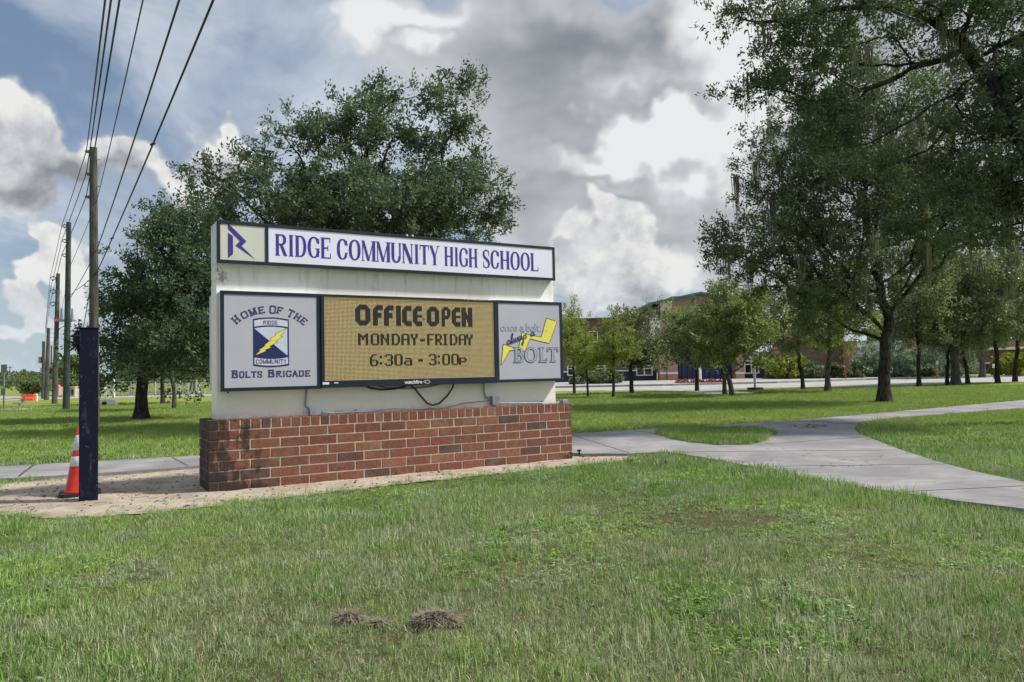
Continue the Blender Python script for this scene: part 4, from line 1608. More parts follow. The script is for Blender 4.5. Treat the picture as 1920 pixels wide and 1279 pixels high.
def bark_material(name, a, b_, sc=7):
    m, g, b = new_mat(name)
    pos = g.node('ShaderNodeTexCoord').outputs['Object']
    pv = g.v('MULTIPLY', pos, (1.0, 1.0, .22))
    n = g.noise(pv, sc * 3, 6, .7, .4)
    n2 = g.noise(pos, 1.6, 4, .6)
    c = g.mix(g.sstep(n, .38, .62), a, b_)
    c = g.mix(g.m('MULTIPLY', g.sstep(n2, .5, .7), .4), c, (.14, .15, .13))
    g.put(b.inputs['Base Color'], c)
    b.inputs['Roughness'].default_value = .95
    b.inputs['Specular IOR Level'].default_value = .15
    bn = g.node('ShaderNodeBump')
    bn.inputs['Strength'].default_value = 1
    bn.inputs['Distance'].default_value = .03
    g.put(bn.inputs['Height'], n)
    g.put(b.inputs['Normal'], bn.outputs[0])
    return m


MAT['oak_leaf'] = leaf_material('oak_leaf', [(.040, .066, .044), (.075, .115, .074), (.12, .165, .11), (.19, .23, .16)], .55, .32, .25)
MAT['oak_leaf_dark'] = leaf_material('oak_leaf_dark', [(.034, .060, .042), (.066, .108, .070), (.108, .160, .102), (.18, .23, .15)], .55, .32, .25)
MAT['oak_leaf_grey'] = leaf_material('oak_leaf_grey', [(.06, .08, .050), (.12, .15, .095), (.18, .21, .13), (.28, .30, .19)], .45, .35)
MAT['oak_leaf_lit'] = leaf_material('oak_leaf_lit', [(.065, .10, .045), (.13, .18, .080), (.21, .26, .11), (.32, .34, .15)], .45, .38)  # oak leaf copy with the sunlit look put into a lighter colour
MAT['cypress_leaf'] = leaf_material('cypress_leaf', [(.10, .13, .035), (.18, .22, .055), (.27, .31, .08), (.36, .38, .13)], .6, .35)
MAT['juniper_leaf'] = leaf_material('juniper_leaf', [(.08, .12, .095), (.16, .22, .17), (.25, .32, .25), (.34, .40, .32)], .6, .15)
MAT['shrub_leaf'] = leaf_material('shrub_leaf', [(.05, .08, .04), (.10, .14, .07), (.18, .22, .12), (.30, .33, .20)], .5, .2)
MAT['yellow_leaf'] = leaf_material('yellow_leaf', [(.09, .12, .02), (.18, .22, .03), (.30, .32, .06), (.34, .36, .12)], .5, .3)
MAT['moss'] = leaf_material('hanging_moss', [(.11, .115, .085), (.17, .175, .13), (.23, .23, .175), (.28, .28, .22)], .9, .25, .1)
MAT['bark'] = bark_material('oak_bark', (.020, .018, .017), (.075, .066, .060))
MAT['bark_grey'] = bark_material('grey_bark', (.050, .046, .042), (.14, .13, .12))


def skeleton(base, trunk, lobes, n_attr, step=.28, seed=0, kill=None, clump=.45, fork_bias=.12, cs=.30, per_c=9):
    """space colonisation: trunk polyline, then limbs growing to points scattered in the lobes"""
    r = np.random.default_rng(seed)
    kill = kill or step * 1.5
    vol = np.array([l[1][0] * l[1][1] * l[1][2] * (l[2] if len(l) > 2 else 1) for l in lobes])
    P_ = []
    for l, f in zip(lobes, vol / vol.sum()):
        k = max(2, int(n_attr * f / per_c + .5))
        u = r.normal(size=(k, 3))
        u /= np.linalg.norm(u, axis=1)[:, None]
        rad = r.uniform(0.08, 1, k) ** (1 / 2.6)
        c = np.array(l[0]) + u * rad[:, None] * np.array(l[1])
        sg = cs * r.uniform(.6, 1.35, (k, 1, 1))
        q = r.normal(size=(k, per_c, 3)) * sg * np.array([1.15, 1.15, .62])
        keepn = r.uniform(size=(k, per_c)) < r.uniform(.55, 1.0, (k, 1))
        P_.append((c[:, None, :] + q)[keepn])
    A = np.concatenate(P_)
    nodes = [np.array(base, float)]
    parent = [-1]
    for p in trunk:
        a = nodes[-1]
        b = np.array(p, float)
        k = max(1, int(np.linalg.norm(b - a) / step))
        i0 = len(nodes) - 1
        for j in range(1, k + 1):
            nodes.append(a + (b - a) * j / k + r.normal(size=3) * step * .04 * (j < k))
            parent.append(len(nodes) - 2)
    N = np.array(nodes)
    par = list(parent)
    D = np.full(len(A), 1e9)
    I = np.zeros(len(A), int)
    start = max(1, int(len(N) * .55))
    for i in range(start, len(N)):
        d = np.linalg.norm(A - N[i], axis=1)
        m = d < D
        D[m] = d[m]
        I[m] = i
    alive = np.ones(len(A), bool)
    ends = [None] * len(A)
    NN = [n for n in N]
    for it in range(90):
        hit = alive & (D < kill)
        for k in np.where(hit)[0]:
            ends[k] = I[k]
        alive &= ~hit
        if not alive.any():
            break
        ids = I[alive]
        dirs = A[alive] - np.array(NN)[ids]
        dirs /= np.linalg.norm(dirs, axis=1)[:, None] + 1e-9
        un, inv = np.unique(ids, return_inverse=True)
        S = np.zeros((len(un), 3))
        np.add.at(S, inv, dirs)
        nrm = np.linalg.norm(S, axis=1)
        S = S / (nrm[:, None] + 1e-9) + r.normal(size=S.shape) * .16
        S[:, 2] += fork_bias * .3
        S /= np.linalg.norm(S, axis=1)[:, None]
        new = np.array(NN)[un] + S * step
        i0 = len(NN)
        for p, pr in zip(new, un):
            NN.append(p)
            par.append(int(pr))
        al = np.where(alive)[0]
        dm = np.linalg.norm(A[al][:, None, :] - new[None], axis=2)
        j = dm.argmin(1)
        dmin = dm[np.arange(len(al)), j]
        m = dmin < D[al]
        D[al[m]] = dmin[m]
        I[al[m]] = i0 + j[m]
        if len(NN) > 14000:
            break
    return np.array(NN), np.array(par), A, np.array([-1 if e is None else e for e in ends])


def wood_mesh(N, par, r_base, r_tip=.006, seg=5, flare=1.7, expo=2.3, name='trunk'):
    n = len(N)
    cnt = np.zeros(n)
    kids = np.zeros(n, int)
    for i in range(1, n):
        kids[par[i]] += 1
    w = np.where(kids == 0, 1.0, 0.0)
    for i in range(n - 1, 0, -1):
        w[par[i]] += w[i]
    R = r_tip * w ** (1 / expo)
    scale_ = (r_base - r_tip) / max(R[0] - r_tip, 1e-6)
    R = r_tip + (R - r_tip) * scale_
    z0 = N[0][2]
    h = N[:, 2] - z0
    R = R * (1 + (flare - 1) * np.exp(-np.maximum(h, 0) / .28) * (np.hypot(N[:, 0] - N[0, 0], N[:, 1] - N[0, 1]) < .6))
    d = np.zeros((n, 3))
    d[1:] = N[1:] - N[par[1:]]
    d[0] = (0, 0, 1)
    d /= np.linalg.norm(d, axis=1)[:, None] + 1e-9
    ref = np.where(np.abs(d[:, :1]) < .85, np.array([[1.0, 0, 0]]), np.array([[0, 1.0, 0]]))
    u = ref - d * (ref * d).sum(1)[:, None]
    u /= np.linalg.norm(u, axis=1)[:, None]
    v = np.cross(d, u)
    a = np.arange(seg) * 2 * math.pi / seg
    V = N[:, None, :] + (u[:, None, :] * np.cos(a)[None, :, None] + v[:, None, :] * np.sin(a)[None, :, None]) * R[:, None, None]
    i = np.arange(1, n)
    p = par[1:]
    k = np.arange(seg)
    k2 = (k + 1) % seg
    Q = np.stack([p[:, None] * seg + k, p[:, None] * seg + k2, i[:, None] * seg + k2, i[:, None] * seg + k], 2).reshape(-1, 4)
    return mesh_np(name, V.reshape(-1, 3), quads=Q), R


def leaves_mesh(N, par, A, ends, per, size, spread, seed, asp=.42, up=.25, name='crown', tone_sh=0.0):
    """sprays of small leaf blades on short twigs round every end point"""
    r = np.random.default_rng(seed)
    k = np.where(ends >= 0)[0]
    E_ = A[k]
    d = E_ - N[par[ends[k]]]
    d /= np.linalg.norm(d, axis=1)[:, None] + 1e-9
    M_ = len(k)
    tw = 4
    td = d[:, None, :] * .7 + r.normal(size=(M_, tw, 3)) * .75
    td[..., 2] += up * .5
    td /= np.linalg.norm(td, axis=2)[..., None]
    tl = spread * r.uniform(.5, 1.2, (M_, tw))
    n = max(1, per // tw)
    t = r.uniform(-.15, 1, (M_, tw, n))
    C = E_[:, None, None, :] + td[:, :, None, :] * (t * tl[:, :, None])[..., None] + r.normal(size=(M_, tw, n, 3)) * spread * .13
    drop = r.uniform(size=(M_, 1, 1)) < .93
    C = C.reshape(-1, 3)
    tone = (r.uniform(size=(M_, tw, n)) * .55 + r.uniform(size=(M_, 1, 1)) * .45).reshape(-1)
    L = len(C)
    ax = (td[:, :, None, :] * .8 + r.normal(size=(M_, tw, n, 3)) * .7).reshape(-1, 3)
    ax /= np.linalg.norm(ax, axis=1)[:, None]
    nr = r.normal(size=(L, 3))
    nr[:, 2] += up
    sd_ = np.cross(ax, nr)
    sd_ /= np.linalg.norm(sd_, axis=1)[:, None] + 1e-9
    s = size * r.uniform(.6, 1.3, L)
    a_ = ax * s[:, None]
    b_ = sd_ * (s * asp)[:, None]
    V = np.stack([C, C + a_ * .5 + b_ * .5, C + a_, C + a_ * .45 - b_ * .5], 1).reshape(-1, 3)
    Q = np.arange(L * 4).reshape(-1, 4)
    return mesh_np(name, V, quads=Q, attrs={'tone': np.repeat(np.clip(tone + tone_sh, 0, 1), 4)})


def moss_mesh(N, R, n, seed, zmin, lmin=.3, lmax=1.1, thick=.02, pick=None):
    r = np.random.default_rng(seed)
    ok = np.where((N[:, 2] > zmin) & (R < .08))[0]
    if pick is not None:
        ok = ok[pick(N[ok])]
    V, Q, tone = [], [], []
    for i in r.choice(ok, min(n, len(ok)), replace=False):
        L = r.uniform(lmin, lmax)
        c = N[i]
        wd = r.uniform(.04, .12)
        for _ in range(int(16 + 14 * L)):
            x, y = c[0] + r.normal() * wd, c[1] + r.normal() * wd
            l = L * r.uniform(.35, 1)
            z = c[2] - r.uniform(0, .1)
            a = r.uniform(0, 3.14)
            w = thick * r.uniform(.4, 1)
            px, py = x, y
            t = r.uniform()
            k = 4
            prev = None
            for j in range(k + 1):
                f = j / k
                ww = w * (1 - f * .8) / 2
                qx, qy = px + r.normal() * .012, py + r.normal() * .012
                px = qx * .9 + c[0] * .1
                py = qy * .9 + c[1] * .1
                b0 = len(V)
                V += [(px - math.cos(a) * ww, py - math.sin(a) * ww, z - l * f), (px + math.cos(a) * ww, py + math.sin(a) * ww, z - l * f)]
                tone += [t, t]
                if prev is not None:
                    Q.append((prev, prev + 1, b0 + 1, b0))
                prev = b0
    return mesh_np('hanging_moss', V, quads=Q, attrs={'tone': tone})


TREES = {}


def make_tree(key, name, label, cat, base, trunk, lobes, n_attr, r_base, per, size, spread, leaf, seed, step=.28, bark='bark', moss=0, group=None, **kw):
    """base is the world position; geometry is kept local to it"""
    base = np.array(base, float)
    loc = tuple(base)
    tr = [np.array(p, float) - base for p in trunk]
    lb = [(np.array(l[0], float) - base, l[1], *(l[2:])) for l in lobes]
    N, par, A, ends = skeleton((0, 0, 0), tr, lb, n_attr, step=step, seed=seed, fork_bias=kw.get('fork_bias', .12), cs=kw.get('cs', .30), per_c=kw.get('per_c', 9))
    N[0][2] = -.06
    wm, R = wood_mesh(N, par, r_base, seg=kw.get('seg', 6), r_tip=kw.get('r_tip', .006), flare=kw.get('flare', 1.6), expo=kw.get('expo', 2.3))
    root = thing(name, label, cat, loc, 0, group)
    obj('trunk', wm, MAT[bark], root, smooth=True)
    lm = leaves_mesh(N, par, A, ends, per, size, spread, seed + 1, asp=kw.get('asp', .42), up=kw.get('up', .25), tone_sh=kw.get('tone', 0))
    obj('crown', lm, MAT[leaf], root)
    if moss:
        obj('hanging_moss', moss_mesh(N, R, moss, seed + 2, kw.get('mz', 1.5), kw.get('ml', .3), kw.get('mL', 1.1), kw.get('mt', .02), kw.get('mpick')), MAT['moss'], root)['kind'] = 'stuff'
    TREES[key] = root
    print('TREE', key, 'nodes', len(N), 'leaves', len(lm.polygons))
    return root


def lobe(px, py, rx, ry, Y, dy, w=1.0, off=0.0):
    """crown lobe standing at distance Y; outline radii as seen from the road"""
    c = at(px, py, Y + off)
    return (c, (rx * 1.12 / FPX * Y, dy, ry * 1.12 / FPX * Y), w)


def again(key, label, px, py, s, rz, group=None, sz=None):
    c = copy_tree(TREES[key])
    c['label'] = label
    g_ = ground(px, py)
    c.location = (g_[0], g_[1], 0)
    c.rotation_euler = (0, 0, rz)
    c.scale = (s, s, sz or s)
    if group:
        c['group'] = group
    return c


def build_trees():
    # big live oak behind the sign
    Y = 16.8
    make_tree('oak_back', 'oak_tree', 'large spreading live oak rising behind the sign with two feathery tops', 'tree',
              at(690, 700, Y) * (1, 1, 0), [at(690, 640, Y), at(700, 560, Y)],
              [lobe(600, 400, 150, 80, Y, 2.2), lobe(740, 400, 170, 90, Y, 2.4, 1.1), lobe(640, 300, 110, 70, Y, 1.5, .9), lobe(520, 420, 100, 60, Y, 1.4, .8),
               lobe(420, 345, 46, 50, Y, .5, .8), lobe(395, 330, 16, 30, Y, .3, .5), lobe(470, 300, 26, 28, Y, .4, .7), lobe(555, 262, 36, 30, Y, .6, .7),
               lobe(702, 262, 48, 56, Y, .9, 1.0), lobe(690, 215, 28, 26, Y, .5, .9), lobe(720, 190, 16, 14, Y, .3, .8), lobe(845, 222, 38, 52, Y, .7, 1.0), lobe(858, 168, 9, 18, Y, .25, .9), lobe(800, 195, 14, 20, Y, .3, .7),
               lobe(868, 285, 46, 62, Y, .9, .8), lobe(872, 370, 58, 66, Y, 1.1, 1.0), lobe(895, 425, 38, 34, Y, .8, .9), lobe(925, 395, 14, 10, Y, .3, .6), lobe(790, 320, 60, 70, Y, 1.3, .8),
               lobe(700, 500, 280, 60, Y, 2.3, .5)],
              2000, .17, 66, .092, .34, 'oak_leaf', 21, step=.24, cs=.24, per_c=11, r_tip=.005)
    # oak at the left, dark, in front of two others
    Y = 21.3
    b = ground(264, 787)
    make_tree('oak_left', 'oak_tree', 'dark live oak with a thick flared trunk standing left of the sign', 'tree',
              (b[0], b[1], 0), [at(267, 720, Y), at(274, 660, Y), at(290, 600, Y)],
              [lobe(330, 480, 66, 62, Y, 1.6), lobe(260, 560, 60, 44, Y, 1.5), lobe(225, 620, 44, 62, Y, 1.4), lobe(330, 600, 86, 86, Y, 2.2),
               lobe(360, 430, 60, 40, Y, 1.2), lobe(300, 440, 22, 26, Y, .5, .7), lobe(400, 520, 70, 120, Y, 1.8, .8), lobe(215, 690, 34, 44, Y, 1.0, .7), lobe(330, 690, 70, 36, Y, 1.6, .6, ),
               lobe(196, 640, 14, 16, Y, .4, .7), lobe(258, 500, 16, 20, Y, .4, .7)],
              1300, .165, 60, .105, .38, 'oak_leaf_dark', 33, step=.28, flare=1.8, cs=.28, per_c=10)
    # main oak at the right with the visible trunk
    Y = 22.2
    b = ground(1658, 755)
    make_tree('oak_main', 'oak_tree', 'tall mossy live oak with a forked dark trunk on the lawn beyond the path', 'tree',
              (b[0], b[1], 0), [at(1658, 700, Y), at(1660, 640, Y), at(1668, 600, Y)],
              [lobe(1470, 470, 110, 56, Y, 2.0), lobe(1370, 440, 40, 24, Y, .7, .9), lobe(1345, 470, 22, 14, Y, .4, .7), lobe(1400, 500, 50, 40, Y, .9, .6), lobe(1560, 520, 110, 62, Y, 2.4), lobe(1600, 380, 150, 90, Y, 3.0),
               lobe(1500, 330, 90, 66, Y, 1.8), lobe(1440, 290, 40, 60, Y, .8, .8), lobe(1480, 230, 70, 60, Y, 1.4, .8), lobe(1640, 240, 130, 90, Y, 2.6), lobe(1720, 440, 90, 80, Y, 2.6),
               lobe(1620, 590, 60, 30, Y, 1.6, .35), lobe(1520, 590, 60, 26, Y, 1.2, .25), lobe(1560, 120, 100, 80, Y, 2.0, .5), lobe(1780, 330, 120, 120, Y, 2.4, .6)],
              2650, .175, 54, .108, .40, 'oak_leaf', 45, step=.30, cs=.32, per_c=10, moss=60, mz=2.8, ml=.5, mL=1.7, mt=.042, flare=1.7, clump=.5)
    # nearer oak whose trunk stands outside the frame on the right
    Y = 13.5
    bx_ = at(2030, 790, Y)
    make_tree('oak_near', 'oak_tree', 'nearest oak overhanging the top right corner, its trunk outside the frame', 'tree',
              (bx_[0], bx_[1], 0), [at(2020, 640, Y), at(1990, 430, Y), at(1930, 280, Y), at(1870, 180, Y), at(1800, 70, Y)],
              [lobe(1440, 40, 70, 44, Y, .9, .7), lobe(1370, 45, 34, 16, Y, .35, .7), lobe(1460, 130, 70, 44, Y, 1.0, .7), lobe(1420, 180, 36, 22, Y, .5, .6), lobe(1540, 60, 100, 66, Y, 1.3, .8),
               lobe(1560, 190, 90, 60, Y, 1.2, .7), lobe(1500, 240, 70, 44, Y, .9, .45), lobe(1650, 60, 100, 60, Y, 1.3, .6), lobe(1660, 260, 90, 56, Y, 1.2, .8), lobe(1800, 60, 110, 60, Y, 1.5, .7),
               lobe(1850, 300, 110, 70, Y, 1.6), lobe(1790, 400, 100, 60, Y, 1.4, .8), lobe(1880, 180, 70, 60, Y, 1.3, .8), lobe(1950, 100, 100, 110, Y, 1.8, .7), lobe(1980, 350, 100, 110, Y, 1.8, .7),
               lobe(1700, -60, 240, 60, Y, 1.8, .5), lobe(2080, 60, 140, 160, Y, 2.0, .5)],
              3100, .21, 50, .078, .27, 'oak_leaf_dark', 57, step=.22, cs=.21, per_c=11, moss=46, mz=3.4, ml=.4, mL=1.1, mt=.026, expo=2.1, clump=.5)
    # mid-distance prototypes
    Y = 29.6
    b = ground(1373, 743)
    make_tree('oak_mid', 'oak_tree', 'small round live oak leaning left, front one of a close pair by the crossing path', 'tree',
              (b[0], b[1], 0), [at(1368, 715, Y), at(1358, 690, Y), at(1356, 672, Y)],
              [lobe(1390, 610, 66, 50, Y, 1.5), lobe(1345, 640, 50, 44, Y, 1.2), lobe(1420, 640, 40, 40, Y, 1.0), lobe(1380, 572, 50, 34, Y, 1.0), lobe(1350, 560, 20, 16, Y, .4, .7)],
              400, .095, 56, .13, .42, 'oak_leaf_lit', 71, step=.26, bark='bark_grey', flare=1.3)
    Y = 31.6
    b = ground(1359, 740)
    make_tree('oak_mid2', 'oak_tree', 'grey trunked live oak just behind and left of its leaning neighbour', 'tree',
              (b[0], b[1], 0), [at(1357, 700, Y), at(1352, 680, Y)],
              [lobe(1330, 620, 50, 50, Y, 1.4), lobe(1370, 590, 50, 44, Y, 1.3), lobe(1310, 655, 34, 28, Y, 1.0)],
              300, .085, 54, .13, .42, 'oak_leaf', 73, step=.28, bark='bark_grey', flare=1.4)
    Y = 37.6
    b = ground(1307, 733)
    make_tree('oak_entry', 'oak_tree', 'round green oak standing in front of the school entrance with the flagpole beside its trunk', 'tree',
              (b[0], b[1], 0), [at(1307, 700, Y), at(1306, 684, Y)],
              [lobe(1295, 630, 56, 40, Y, 1.6), lobe(1260, 650, 28, 28, Y, 1.0), lobe(1330, 655, 30, 26, Y, 1.0), lobe(1300, 592, 40, 26, Y, 1.1)],
              360, .09, 54, .14, .45, 'oak_leaf_lit', 75, step=.3, flare=1.4)
    Y = 34.8
    b = ground(1185, 739)
    make_tree('oak_olive', 'oak_tree', 'grey olive oak between the yellow green cypresses and the entrance', 'tree',
              (b[0], b[1], 0), [at(1184, 712, Y), at(1182, 695, Y)],
              [lobe(1195, 630, 36, 36, Y, 1.0), lobe(1180, 660, 34, 34, Y, 1.0), lobe(1200, 600, 26, 20, Y, .7), lobe(1215, 660, 20, 28, Y, .6)],
              300, .09, 50, .13, .40, 'oak_leaf_grey', 77, step=.26, flare=1.4)
    Y = 35.8
    b = ground(1506, 731)
    make_tree('oak_thin', 'oak_tree', 'slim oak with a thin dark trunk left of the forked live oak', 'tree',
              (b[0], b[1], 0), [at(1503, 700, Y), at(1498, 680, Y)],
              [lobe(1490, 620, 60, 50, Y, 1.7), lobe(1460, 580, 50, 44, Y, 1.4), lobe(1530, 590, 50, 50, Y, 1.4), lobe(1500, 540, 50, 40, Y, 1.2), lobe(1470, 660, 34, 22, Y, 1.0, .7)],
              440, .085, 50, .14, .46, 'oak_leaf_grey', 79, step=.3, moss=16, mz=1.2, ml=.3, mL=.9, mt=.03)
    Y = 32.2
    b = ground(1552, 735)
    make_tree('oak_mid3', 'oak_tree', 'grey barked oak midway between the slim oak and the big forked trunk', 'tree',
              (b[0], b[1], 0), [at(1551, 700, Y), at(1556, 668, Y)],
              [lobe(1560, 620, 60, 40, Y, 1.5), lobe(1530, 580, 50, 40, Y, 1.4), lobe(1600, 580, 50, 50, Y, 1.4), lobe(1570, 530, 60, 40, Y, 1.4)],
              400, .11, 52, .13, .45, 'oak_leaf_lit', 81, step=.3, bark='bark_grey', moss=14, mz=1.3, ml=.3, mL=.9, mt=.03, flare=1.8)
    # moss hung oaks on the right
    Y = 38.4
    b = ground(1792, 722)
    make_tree('oak_moss', 'oak_tree', 'thickest of the moss hung oaks along the drive, grey flared trunk', 'tree',
              (b[0], b[1], 0), [at(1790, 680, Y), at(1788, 640, Y)],
              [lobe(1790, 560, 90, 60, Y, 2.4), lobe(1740, 600, 60, 40, Y, 1.8), lobe(1850, 590, 60, 44, Y, 1.8), lobe(1780, 490, 80, 50, Y, 2.2), lobe(1860, 500, 60, 60, Y, 1.8)],
              560, .22, 52, .16, .52, 'oak_leaf_grey', 83, step=.36, bark='bark_grey', moss=60, mz=1.6, ml=.5, mL=1.7, mt=.045, flare=1.6)
    again('oak_thin', 'moss hung oak with a dark trunk leaning left near the right edge of the frame', 1903, 716, 1.35, 2.1)
    again('oak_thin', 'slim moss hung oak directly right of the big forked trunk', 1723, 724, 1.15, 1.2)
    again('oak_thin', 'thin dark oak just left of the thick grey flared trunk', 1776, 722, .95, 3.4)
    again('oak_thin', 'thin dark oak just right of the thick grey flared trunk', 1815, 720, 1.1, 5.0)
    again('oak_thin', 'straight dark trunked moss hung oak, second from the right edge', 1871, 718, 1.3, 4.0)
    again('oak_moss', 'pale trunked oak beyond the drive before the low dark building', 1842, 708, .9, .7)
    # smaller oaks behind the dark left oak
    again('oak_mid2', 'small oak nearest behind the dark left oak', 327, 768, .95, 1.0)
    again('oak_mid2', 'small oak farther back between the dark left oak and the sign', 305, 757, 1.05, 2.6)
    again('oak_entry', 'oak beyond the fence left of the thick flared trunk', 246, 741, 1.0, 4.2)
    again('oak_mid', 'left one of two distant oaks close to the left side of the sign wall', 356, 734, 1.0, 3.0)
    again('oak_mid2', 'right one of two distant oaks close to the left side of the sign wall', 364, 734, 1.1, .5)
    # bald cypresses before the school's left wing
    Y = 30.6
    b = ground(1150, 746)
    cone = [lobe(1150 + (-1) ** i * (2 + i * 1.2), 585 + i * 13, 6 + i * 3.2 + (i % 3) * 3, 9, Y, .16 + i * .075, 1) for i in range(8)]
    make_tree('cypress', 'cypress_tree', 'tallest yellow green bald cypress with a bare straight trunk before the school', 'tree',
              (b[0], b[1], 0), [at(1150, 680, Y), at(1150, 600, Y), at(1150, 582, Y)], cone,
              230, .055, 50, .115, .26, 'cypress_leaf', 91, step=.2, asp=.26, flare=1.4, up=-.1, cs=.16, per_c=5, expo=2.8)
    again('cypress', 'short yellow green bald cypress with a leaning trunk in the middle of the three', 1103, 745, .82, 2.0)
    again('cypress', 'slender bald cypress close to the right edge of the sign', 1077, 738, 1.15, 4.0, sz=1.3)
    # young street trees at the far left
    Y = 60
    g_ = at(120, 745, Y)
    make_tree('young', 'young_tree', 'dense young tree behind the green utility pole', 'tree',
              (at(134, 742, Y)[0], Y, 0), [at(134, 725, Y)],
              [lobe(136, 700, 14, 24, Y, .8), lobe(135, 680, 7, 12, Y, .4), lobe(140, 720, 14, 14, Y, .8)],
              120, .1, 60, .24, .5, 'oak_leaf_lit', 95, step=.3)
    c = copy_tree(TREES['young'])
    c['label'] = 'young tree left of the green utility pole, behind the pole with three brackets'
    c.location = (at(110, 742, 62)[0], 62, 0)
    c.rotation_euler = (0, 0, 2)
    c.scale = (.95, .95, .8)
    # small flat-topped tree
    Y = 52
    make_tree('umbrella', 'young_tree', 'small umbrella shaped tree above the orange barrier', 'tree',
              (at(62, 748, Y)[0], Y, 0), [at(62, 738, Y), at(61, 730, Y)],
              [lobe(62, 722, 18, 9, Y, .8), lobe(52, 712, 9, 6, Y, .4, .8), lobe(74, 724, 9, 9, Y, .5)],
              90, .07, 60, .22, .4, 'oak_leaf_lit', 97, step=.22)


build_trees()


# ------------------------------------------------------------------ shrubs
def shrub_proto(name, label, loc, rad, h, leaf, n, size, seed, asp=.4, up=.3, group=None, per=40):
    lobes = [((0, 0, h * .48), (rad, rad, h * .5), 1), ((rad * .3, 0, h * .35), (rad * .7, rad * .7, h * .38), .6), ((-rad * .3, rad * .2, h * .35), (rad * .7, rad * .7, h * .38), .6)]
    N, par, A, ends = skeleton((0, 0, 0), [(0, 0, h * .18)], lobes, n, step=h * .12, seed=seed, cs=h * .10, per_c=5)
    root = thing(name, label, 'shrub', loc, 0, group)
    wm, R = wood_mesh(N, par, .035, r_tip=.004, seg=4, name='stem')
    obj('stem', wm, MAT['bark'], root)
    obj('foliage', leaves_mesh(N, par, A, ends, per, size, h * .16, seed, asp=asp, up=up, name='foliage'), MAT[leaf], root)
    return root


def build_shrubs():
    def place(proto, first, label, px, Y, s, rz, group, sz=None):
        o = proto if first else copy_tree(proto)
        o['label'] = label
        p = at(px, 712, Y)
        o.location = (p[0], Y, 0)
        o.rotation_euler = (0, 0, rz)
        o.scale = (s, s, sz or s)
        o['group'] = group
    j = shrub_proto('juniper_shrub', 'x', (0, 0, 0), 1.35, 2.5, 'juniper_leaf', 240, .26, 5, asp=.22, up=1.2, per=52)
    grp = 'blue grey juniper shrubs beyond the drive'
    spots = [(1643, 64, 1.05, 'tall blue grey juniper just left of the forked oak trunk'), (1690, 62, 1.0, 'round blue grey juniper just right of the forked oak trunk'),
             (1715, 66, .9, 'blue grey juniper partly behind its rounder left neighbour'), (1736, 63, .8, 'blue grey juniper behind the slim moss hung oak'),
             (1758, 62, .95, 'round blue grey juniper behind the yellow marker post'), (1800, 64, 1.05, 'blue grey juniper behind the thick grey flared trunk'),
             (1668, 68, .9, 'blue grey juniper in the gap straight behind the forked oak trunk')]
    for i, (px, Y, s, lb) in enumerate(spots):
        place(j, i == 0, lb, px, Y, s, i * 1.3, grp)
    sb = shrub_proto('leafy_shrub', 'x', (0, 0, 0), .9, 1.0, 'shrub_leaf', 110, .20, 9, per=44)
    grp = 'low leafy shrubs before the school'
    spots = [(1092, 58, 1.1, 'low variegated shrub by the white post left of the cypresses'), (1112, 60, 1.0, 'low dark shrub behind the leaning cypress trunk'),
             (1128, 58, .95, 'low variegated shrub between two cypress trunks'), (1147, 58, 1.0, 'low variegated shrub beside the tallest cypress trunk'),
             (1465, 66, 1.6, 'broad dark shrub at the right end of the school entrance'), (1500, 64, 1.5, 'broad shrub behind the slim oak trunk'),
             (1525, 62, 1.3, 'low shrub between the slim oak and the grey barked oak'), (1570, 62, 1.2, 'low spiky shrub right of the grey barked oak'),
             (1595, 61, 1.3, 'low spiky shrub before the brick pier')]
    for i, (px, Y, s, lb) in enumerate(spots):
        place(sb, i == 0, lb, px, Y, s, i * 1.7, grp)
    yl = shrub_proto('yellow_shrub', 'x', (0, 0, 0), .9, 1.3, 'yellow_leaf', 90, .22, 13, per=44)
    grp = 'yellow green shrubs beyond the drive'
    for i, (px, Y, s, lb) in enumerate([(1618, 66, 1.0, 'yellow green shrub above the low red wall'), (1890, 60, 1.2, 'yellow green shrub between the two rightmost dark trunks'),
                                        (1915, 58, 1.2, 'yellow green shrub cut by the right edge of the frame'), (1480, 63, 1.5, 'tall yellow green shrub behind the white lamp post')]):
        place(yl, i == 0, lb, px, Y, s, i * 1.1, grp)


build_shrubs()

